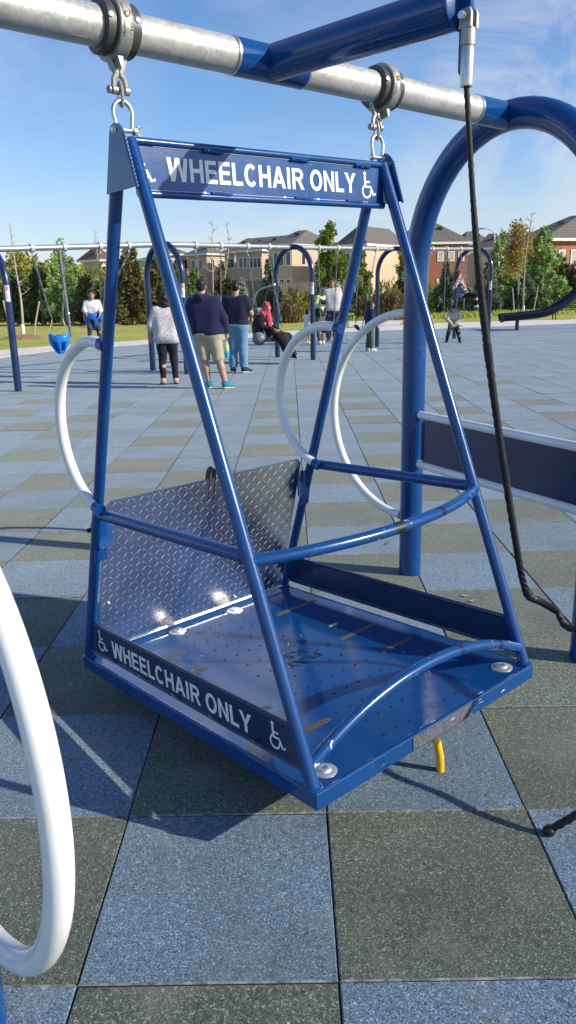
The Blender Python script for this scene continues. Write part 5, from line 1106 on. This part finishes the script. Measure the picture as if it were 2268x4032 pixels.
    # --- hair
    if hair:
        ty, mat = hair; s = SDF(J['hd']-.30*h, J['hd']+.16*h, vox*.8); hr = np.array([.0475,.0575,.052])*h*head
        s.ell(HP(0,-.008,.019), hr, .012*h, R=Rh)
        if ty == 'short': s.ell(HP(0,-.022,-.006), np.array([.0455,.046,.046])*h*head, .01*h, R=Rh)
        if ty in ('long', 'bob'):
            L = .17 if ty == 'long' else .075
            for k_ in range(7):
                x = -.045+.015*k_; s.cone(HP(x,-.024-.012*(1-abs(x)/.045),.0), HP(x*1.35,-.036-.012*(1-abs(x)/.045),-L+.02*random.random()), .026*h, .016*h, .015*h)
            for sg in (-1, 1): s.cone(HP(sg*.042,.006,.01), HP(sg*.05,.004,-L*.75), .017*h, .012*h, .012*h)
        s.folds(.0035*h, 40/h*1.7, 3)
        # face opening
        s.ell(HP(0,.062,-.034), np.array([.043,.050,.070])*h*head, sub=True, R=Rh); 
        s.obj('hair', mat, t)
    if extras: extras(t, J, h, HP, lo, hi, vox)
    return t
F_ = dict(navy=fabric('navy_fleece', (.012,.013,.055)), navytee=fabric('dark_navy_cotton', (.014,.012,.04)), khaki=fabric('khaki_cotton', (.40,.345,.24)), jeans=fabric('faded_light_denim', (.13,.26,.40), .25), black=fabric('black_cloth', (.008,.008,.010)), dkjeans=fabric('black_denim', (.012,.013,.022)),
  grey=fabric('pale_grey_cotton', (.50,.48,.49)), dgrey=fabric('dark_grey_trousers', (.05,.055,.075)), white=fabric('white_cotton', (.72,.72,.72)), blouse=fabric('mottled_lilac_blouse', (.58,.55,.59), .1, 20, .85, ((.34,.32,.38), .55, 34)), pink=fabric('coral_red_scarf', (.50,.065,.10)),
  cream=fabric('cream_jersey', (.55,.49,.40)), olive=fabric('olive_grey_trousers', (.10,.105,.085)), lime=fabric('pale_lime_sleeve', (.48,.55,.26)), patt=fabric('black_floral_print', (.03,.026,.045), .2, 20, .85, ((.55,.45,.60), .50, 16)), teal=fabric('teal_mesh_shoe', (.02,.20,.30), .4, 40), limes=fabric('lime_sole', (.50,.60,.10)), wsh=fabric('white_trainer', (.66,.63,.57)), bsh=fabric('black_shoe', (.012,.012,.014)), nsh=fabric('navy_trainer', (.02,.035,.09)), sandal=fabric('beige_sandal', (.50,.36,.27)))
# woman in patterned blouse, seen from behind
p0 = onz(667,1513)
person('woman from behind with long black hair, mottled pale blouse and black trousers', p0, rad(12), 1.60, 'tan', dict(lan=(-.066,-.012,.045), ran=(.075,-.02,.045), lkn=(-.06,.012,.283), rkn=(.068,.01,.283), lel=(-.165,-.01,.645), rel=(.165,-.01,.645), lwr=(-.170,.03,.505), rwr=(.170,.04,.515)), girth=1.22, top=('blouse', F_['blouse'], .016, .74, .165, .005), bottom=('trousers', F_['dkjeans'], .006), shoes=('ground', F_['sandal'], F_['bsh']), hair=('long', M['hair']))
# man in navy hoodie
p0 = onz(830,1530); p0[2] = 0
def flask(t, J, h, HP, lo, hi, vox): pass
hood = person('man from behind in a navy hoodie and khaki cargo shorts', p0, rad(-6), 1.80, 'tan', dict(pel=(-.015,0,.525), wai=(-.018,.005,.615), che=(-.026,0,.725), nb=(-.036,-.012,.825), nt=(-.045,0,.872), hd=(-.050,.012,.934), lsh=(-.136,-.008,.800), rsh=(.078,-.008,.795), lhi=(-.065,0,.505), rhi=(.038,0,.505), lkn=(-.055,.012,.283), rkn=(.088,.005,.283), lan=(-.012,-.01,.045), ran=(.150,-.03,.045), lel=(-.195,-.01,.645), rel=(.150,-.01,.645), lwr=(-.188,.035,.505), rwr=(.165,.045,.505), rto=(.055,.075,-.030), lto=(-.02,.09,-.03)), girth=1.28, top=('hoodie', F_['navy'], .018, .97, .120, .006), bottom=('shorts', F_['khaki'], .014), shoes=('ground', F_['teal'], F_['limes']), hair=('short', M['hair']))
# flask in his right hand
q = aty(893,1380,11.35); t = thing('water_flask', 'lime to blue insulated water flask held low in the hooded man\'s right hand', 'flask', loc=tuple(q))
m, tr, b = nt('lime_blue_flask'); tc = tr.nodes.new('ShaderNodeTexCoord'); sx_ = tr.nodes.new('ShaderNodeSeparateXYZ'); tr.links.new(tc.outputs['Object'], sx_.inputs[0]); tr.links.new(ramp(tr, [(.35, (.02,.38,.62)), (.65, (.50,.72,.12))], ramp_f(tr, sx_.outputs[2], -.14, .14, 0, 1)), b.inputs['Base Color']); b.inputs['Roughness'].default_value = .4
g = G(); g.lathe([(.036,-.125),(.040,-.115),(.040,.075),(.030,.098)], (0,0,0), n=20); link('flask_body', g, m, t); g = G(); g.lathe([(.026,.098),(.027,.125),(.022,.13)], (0,0,0), n=18); g.tube([(-.02,0,.125),(-.018,0,.155),(.018,0,.155),(.02,0,.125)], .006, 8); link('lid', g, simple('pale_lime_lid', (.55,.75,.25), .4), t)
q = aty(762,1370,11.3); t = thing('carrier_bag', 'small pale plastic bag in the left hand of the hooded man', 'bag', loc=tuple(q)); g = G(); g.lathe([(.01,.10),(.045,.06),(.06,-.03),(.05,-.09),(.02,-.10)], (0,0,0), n=12); link('bag', g, simple('pale_plastic', (.6,.6,.62), .4), t)
# man in navy polo shirt
p0 = onz(940,1468)
person('man from behind in a dark navy polo shirt and pale blue jeans', p0, rad(-14), 1.80, 'tan', dict(lan=(-.060,-.01,.045), ran=(.072,-.01,.045), lel=(-.155,-.01,.645), rel=(.168,.01,.645), lwr=(-.12,.09,.56), rwr=(.135,.11,.60), rto=(.06,.07,-.03)), girth=1.12, top=('polo_shirt', F_['navytee'], .012, .40, .105, .004), bottom=('trousers', F_['jeans'], .016), shoes=('ground', F_['nsh'], F_['wsh']), hair=('short', M['hair']))
# man in grey tee facing the camera
p0 = onz(1308,1344)
def glasses(t, J, h, HP, lo, hi, vox):
    g = G()
    for sg in (-1, 1): g.tube([HP(sg*.019+.014*math.cos(a), .055, .002+.010*math.sin(a)) for a in np.linspace(0, 6.283, 13)[:-1]], .0016*h, 5, closed=True); g.tube([HP(sg*.033,.053,.004), HP(sg*.045,.0,.004)], .0016*h, 5)
    link('glasses', g, M['black'], t)
person('man facing the camera in a pale grey tee, dark trousers and glasses, hand on hip', p0, rad(176), 1.97, 'warm', dict(hd=(.0,.014,.934), lel=(-.150,-.02,.655), lwr=(-.13,.05,.50), rel=(.185,-.05,.655), rwr=(.135,.045,.555), rhd=(-.6,.5,-.5), lan=(-.055,-.01,.045), ran=(.06,-.01,.045)), girth=1.18, top=('tee_shirt', F_['grey'], .016, .42, .150, .005), bottom=('trousers', F_['dgrey'], .014), shoes=('ground', F_['bsh']), hair=('short', M['hair']), extras=glasses)
# woman in black vest half hidden by the hoop post
p0 = onz(1262,1358)
person('woman in a black vest with lime sleeves half hidden behind the third far hoop', p0, rad(60), 1.72, 'light', dict(rel=(.150,.03,.66), rwr=(.10,.14,.60), lel=(-.150,.02,.66), lwr=(-.10,.15,.62)), girth=1.08, top=('jacket', F_['lime'], .010, .95, .10, .004), bottom=('trousers', F_['olive'], .006), shoes=('ground', F_['wsh'], F_['wsh']), hair=('long', M['hair']), extras=lambda t, J, h, HP, lo, hi, vox: vest(t, J, h, lo, hi, vox))if False else None
def vest(t, J, h, HP, lo, hi, vox):
    s = SDF(lo, hi, vox)
    for a, r in (('che', .083), ('wai', .082), ('pel', .092)): s.cone(J[a]-np.array([.055*h,0,0]), J[a]+np.array([.055*h,0,0]), r*h, r*h, .03*h)
    s.cone(J['che']+np.array([-.07,0,.05])*h, J['che']+np.array([.07,0,.05])*h, .058*h, .058*h, .03*h); s.plane(J['pel']-np.array([0,0,.03*h]), (0,0,-1)); s.folds(.004*h, 12); s.obj('vest', F_['black'], t)
person('woman in a black vest with lime sleeves half hidden behind the third far hoop', p0, rad(60), 1.72, 'light', dict(rel=(.150,.03,.66), rwr=(.10,.14,.60), lel=(-.150,.02,.66), lwr=(-.10,.15,.62)), girth=1.08, top=('jacket', F_['lime'], .010, .95, .10, .004), bottom=('trousers', F_['olive'], .006), shoes=('ground', F_['wsh'], F_['wsh']), hair=('long', M['hair']), extras=vest, vox=.011)
p0 = onz(1214,1354)
person('toddler in a white shirt standing left of the third far hoop', p0, rad(-60), 1.06, 'light', dict(hd=(0,.015,.905), nt=(0,0,.84), nb=(0,-.01,.79), rwr=(.15,.09,.70), rel=(.15,.02,.68), lwr=(-.15,.09,.70), lel=(-.15,.02,.68)), girth=1.15, head=1.45, top=('shirt', F_['white'], .014, .40, .11), bottom=('shorts', fabric('pale_teal_cotton', (.30,.42,.46)), .014), shoes=('ground', F_['wsh']), hair=('short', M['hair']), vox=.0075)
p0 = onz(1455,1383)
person('child with dark bobbed hair, navy top and olive trousers at the fourth far hoop', p0, rad(-72), 1.30, 'light', dict(hd=(0,.015,.920), nt=(0,0,.855), lwr=(-.12,.10,.53), rwr=(.12,.12,.53), lan=(-.05,-.03,.045), ran=(.05,.03,.045)), girth=1.08, head=1.32, top=('jumper', F_['navy'], .014, .96, .125), bottom=('trousers', F_['olive'], .014), shoes=('ground', F_['wsh'], F_['wsh']), hair=('bob', M['hair']), vox=.0085)
# crouching boy with belt swing
p0 = onz(1784,1349)
person('boy in a cream top and dark striped trousers bending over a belt swing', p0, rad(168), 1.28, 'light', dict(pel=(0,-.10,.43), wai=(0,-.04,.51), che=(0,.05,.60), nb=(0,.11,.675), nt=(0,.145,.705), hd=(0,.175,.765), lsh=(-.105,.09,.655), rsh=(.105,.09,.655), lel=(-.15,.13,.53), rel=(.15,.13,.53), lwr=(-.02,.19,.43), rwr=(.03,.20,.42), lhi=(-.055,-.10,.41), rhi=(.055,-.10,.41), lkn=(-.11,.05,.235), rkn=(.11,.05,.235), lan=(-.145,-.03,.045), ran=(.15,-.03,.045), lto=(-.03,.09,-.03), rto=(.03,.09,-.03)), girth=1.05, head=1.3, top=('jumper', F_['cream'], .014, .95, .10), bottom=('trousers', fabric('black_white_trousers', (.02,.02,.024), .2, 20, .9, ((.55,.55,.55), .62, 12)), .010), shoes=('ground', F_['bsh'], F_['bsh']), hair=('short', M['hairbrown']), tilt=-.25, look=.5, vox=.0085)
q = aty(1812,1280,21.5); t = thing('water_bottle', 'clear plastic bottle held by the crouching boy', 'bottle', loc=tuple(q)); g = G(); g.lathe([(.018,-.09),(.032,-.085),(.032,.04),(.012,.075),(.012,.09)], (0,0,0), axis=(.8,-.1,-.3), n=14); link('bottle', g, simple('pale_clear_plastic', (.45,.58,.65), .15, 0, .1), t)
# girl on the high swing
q = np.array(oG)
person('girl in a dark floral top swinging high on the blue belt swing', (q[0],q[1],q[2]), rad(-115), 1.48, 'light', dict(pel=(0,-.02,.03), wai=(0,-.055,.105), che=(0,-.115,.205), nb=(0,-.165,.29), nt=(0,-.172,.332), hd=(0,-.160,.395), lsh=(-.105,-.155,.265), rsh=(.105,-.155,.265), lel=(-.17,-.20,.15), rel=(.17,-.20,.15), lwr=(-.155,-.13,.29), rwr=(.155,-.13,.29), lhd=(0,.3,.7), rhd=(0,.3,.7), lhi=(-.05,.0,.03), rhi=(.05,.0,.03), lkn=(-.055,.21,.0), rkn=(.055,.21,.01), lan=(-.05,.21,-.215), ran=(.05,.25,-.205), lto=(0,.08,-.05), rto=(0,.08,-.05)), girth=1.0, head=1.3, top=('shirt', F_['patt'], .010, .38, .11), bottom=('leggings', F_['black'], .004), shoes=('air', F_['wsh'], F_['bsh']), hair=('bob', M['hairbrown']), vox=.0085)
# boy in bucket swing
q = np.array(oB)
person('small boy in a white and grey top hanging in the blue bucket seat', (q[0],q[1],q[2]-.06), rad(195), 1.06, 'tan', dict(pel=(0,-.02,.0), wai=(0,.0,.085), che=(0,.02,.18), nb=(0,.035,.265), nt=(0,.05,.31), hd=(0,.07,.385), lsh=(-.105,.03,.245), rsh=(.105,.03,.245), lel=(-.15,.05,.11), rel=(.15,.05,.11), lwr=(-.12,.14,.06), rwr=(.12,.14,.06), lhi=(-.055,0,-.02), rhi=(.055,0,-.02), lkn=(-.075,.07,-.21), rkn=(.075,.09,-.20), lan=(-.085,-.02,-.40), ran=(.10,.02,-.42), lto=(0,.06,-.06), rto=(0,.06,-.06)), girth=1.05, head=1.35, top=('shirt', F_['white'], .012, .95, .06), bottom=('trousers', F_['dgrey'], .008), shoes=('air', F_['bsh']), hair=('short', M['hair']), tilt=-.2, vox=.0085)
# woman in red headscarf on the accessible swing
def abaya(t, J, h, HP, lo, hi, vox):
    s = SDF(lo-.05, hi+.05, vox); e = .016*h
    for a, r in (('che', .072), ('wai', .078), ('pel', .088)): s.cone(J[a]-np.array([.05*h,0,0]), J[a]+np.array([.05*h,0,0]), r*h, r*h, .03*h)
    for q in ('l', 'r'):
        s.cone(J[q+'sh'], J[q+'el'], .05*h, .042*h, .03*h); s.cone(J[q+'el'], J[q+'wr'], .042*h, .032*h, .02*h, cut=(J[q+'el']+(J[q+'wr']-J[q+'el'])*.9, unit(J[q+'wr']-J[q+'el'])))
        s.cone(J[q+'hi'], J[q+'kn'], .075*h, .062*h, .05*h); s.cone(J[q+'kn'], J[q+'an'], .064*h, .075*h, .06*h, cut=(J[q+'an']+np.array([0,0,.012*h]), (0,0,-1)))
    s.cone((J['lkn']+J['rkn'])*.5, (J['lan']+J['ran'])*.5, .06*h, .07*h, .05*h, cut=(J['lan']+np.array([0,0,.012*h]), (0,0,-1)))
    s.folds(.007*h, 10, 1); s.ell(J['nt']+np.array([0,.004*h,.012*h]), np.array([.040,.042,.048])*h, sub=True); s.obj('abaya', F_['black'], t)
    s = SDF(J['hd']-.40*h, J['hd']+.2*h, vox*.85); s.ell(HP(0,-.004,.012), np.array([.052,.063,.063])*h, .01*h); s.ell(HP(0,-.002,-.035), np.array([.048,.055,.055])*h, .02*h); s.cone(J['nb']-np.array([.05,0,-.01])*h, J['nb']+np.array([.05,.0,.01])*h, .05*h, .05*h, .03*h)
    s.cone(J['nb']+np.array([-.02,.04,.0])*h, J['che']+np.array([.03,.085,.02])*h, .045*h, .035*h, .03*h); s.cone(J['che']+np.array([.0,.075,.03])*h, J['wai']+np.array([.06,.105,.03])*h, .042*h, .030*h, .03*h); s.folds(.005*h, 26, 2); s.ell(HP(0,.058,-.012), np.array([.033,.040,.046])*h, sub=True); s.obj('headscarf', F_['pink'], t)
q = np.array(oA); s0 = q+np.array([.13,-.03,-.03])
person('woman in a coral red headscarf and long black abaya sitting on the grey high-back swing', tuple(s0), rad(232), 1.62, 'light', dict(pel=(0,-.03,.03), wai=(0,-.055,.12), che=(0,-.075,.215), nb=(0,-.080,.305), nt=(0,-.066,.348), hd=(0,-.045,.408), lsh=(-.10,-.080,.28), rsh=(.10,-.080,.28), lel=(-.14,-.03,.145), rel=(.14,-.03,.145), lwr=(-.03,.13,.09), rwr=(.04,.14,.10), lhi=(-.055,0,.03), rhi=(.055,0,.03), lkn=(-.07,.24,-.005), rkn=(.07,.24,.010), lan=(-.06,.33,-.245), ran=(.06,.42,-.225), lto=(0,.09,-.02), rto=(0,.09,-.02)), girth=1.08, shoes=('air', F_['bsh']), extras=abaya, look=.45)
# ================================================================= WORLD, SUN, CAMERA
SUN_AZ, SUN_EL = rad(-17.0), rad(27.0)
w = bpy.data.worlds.new('World'); SC.world = w; w.use_nodes = True; t = w.node_tree; bg = t.nodes['Background']
sk = t.nodes.new('ShaderNodeTexSky'); sk.sky_type = 'NISHITA'; sk.sun_disc = False; sk.sun_elevation = SUN_EL; sk.sun_rotation = math.pi/2-SUN_AZ; sk.altitude = 100; sk.air_density = 1.0; sk.dust_density = 0.2; sk.ozone_density = 3.0
tc = t.nodes.new('ShaderNodeTexCoord'); sep = t.nodes.new('ShaderNodeSeparateXYZ'); t.links.new(tc.outputs['Generated'], sep.inputs[0])
# cloud layer: direction projected on a flat ceiling
zc = mth(t, 'MAXIMUM', mth(t, 'ADD', sep.outputs[2], 0.12), 0.05); cx = mth(t, 'DIVIDE', sep.outputs[0], zc); cyy = mth(t, 'DIVIDE', sep.outputs[1], zc)
cmb = t.nodes.new('ShaderNodeCombineXYZ'); t.links.new(cx, cmb.inputs[0]); t.links.new(mth(t, 'MULTIPLY', cyy, 1.0), cmb.inputs[1])
mp = N(t, 'ShaderNodeMapping'); mp.inputs['Location'].default_value = (CLOUD[0], CLOUD[1], 0); mp.inputs['Rotation'].default_value = (0, 0, CLOUD[2]); mp.inputs['Scale'].default_value = (1.0, 1.3, 1); t.links.new(cmb.outputs[0], mp.inputs[0])
n1 = noise(t, 1.1, 7, .58, vec=mp.outputs[0], dist=.15); n2 = noise(t, .45, 3, .5, vec=mp.outputs[0])
wisp = mth(t, 'MULTIPLY', ramp(t, [(.42,(0,0,0)), (.72,(1,1,1))], n1), ramp_f(t, n2, .40, .62, .04, .42))
def blob(d, lo, hi, amp):
    dp = t.nodes.new('ShaderNodeVectorMath'); dp.operation = 'DOT_PRODUCT'; t.links.new(tc.outputs['Generated'], dp.inputs[0]); dp.inputs[1].default_value = Vector(d).normalized()
    mr = t.nodes.new('ShaderNodeMapRange'); mr.interpolation_type = 'SMOOTHSTEP'; t.links.new(dp.outputs['Value'], mr.inputs[0])
    for q, v in zip((1,2,3,4), (lo, hi, 0, amp)): mr.inputs[q].default_value = v
    return mr.outputs[0]
bl = mth(t, 'MAXIMUM', blob((.255,.939,.228), .9925, .9985, .80), blob((.345,.92,.19), .991, .999, .75)); bl = mth(t, 'MAXIMUM', bl, blob((-.27,.93,.25), .985, .999, .22)); bl = mth(t, 'MAXIMUM', bl, blob((.30,.95,.10), .975, .998, .5))
body = mth(t, 'MULTIPLY', bl, ramp(t, [(.38,(.03,)*3), (.50,(.45,)*3), (.66,(1,1,1))], noise(t, 5.5, 12, .62, coord='Generated', dist=.7)))
cov = mth(t, 'MAXIMUM', wisp, body, True)
hz = ramp_f(t, sep.outputs[2], 0.0, 0.17, 0.62, 0.0)
hs = N(t, 'ShaderNodeHueSaturation'); hs.inputs['Saturation'].default_value = 1.12; hs.inputs['Value'].default_value = 1.2; t.links.new(sk.outputs[0], hs.inputs['Color'])
base = mix(t, 1.0, hs.outputs[0], (.90, .93, 1.05), 'MULTIPLY'); hzc = mix(t, hz, base, (4.6, 5.0, 5.7)); fin = mix(t, cov, hzc, (6.4, 6.4, 6.6)); t.links.new(fin, bg.inputs[0]); bg.inputs[1].default_value = 0.105
sl_ = bpy.data.lights.new('Sun', 'SUN'); sl_.energy = 4.6; sl_.angle = rad(.53); sl_.color = (1.0, .91, .75); so_ = bpy.data.objects.new('Sun', sl_); COL.objects.link(so_)
sd_ = Vector((math.cos(SUN_AZ)*math.cos(SUN_EL), math.sin(SUN_AZ)*math.cos(SUN_EL), math.sin(SUN_EL))); so_.rotation_euler = sd_.to_track_quat('Z', 'Y').to_euler(); so_.location = (20,-6,15)
cam = bpy.data.cameras.new('Camera'); co = bpy.data.objects.new('Camera', cam); COL.objects.link(co); SC.camera = co
Mx = Matrix.Identity(4)
for i in range(3): Mx[i][0], Mx[i][1], Mx[i][2], Mx[i][3] = RC[0][i], -RC[1][i], -RC[2][i], CAM[i]
co.matrix_world = Mx; cam.sensor_fit = 'VERTICAL'; cam.sensor_height = 36; cam.sensor_width = 36*IW/IH; cam.lens = FOC/IH*36; cam.clip_start = .05; cam.clip_end = 3000
SC.render.resolution_x, SC.render.resolution_y = 576, 1024
SC.view_settings.view_transform = 'Standard'; SC.view_settings.look = 'None'; SC.view_settings.exposure = EXPO; SC.view_settings.gamma = 1
SC.cycles.max_bounces = 8; SC.cycles.use_denoising = True
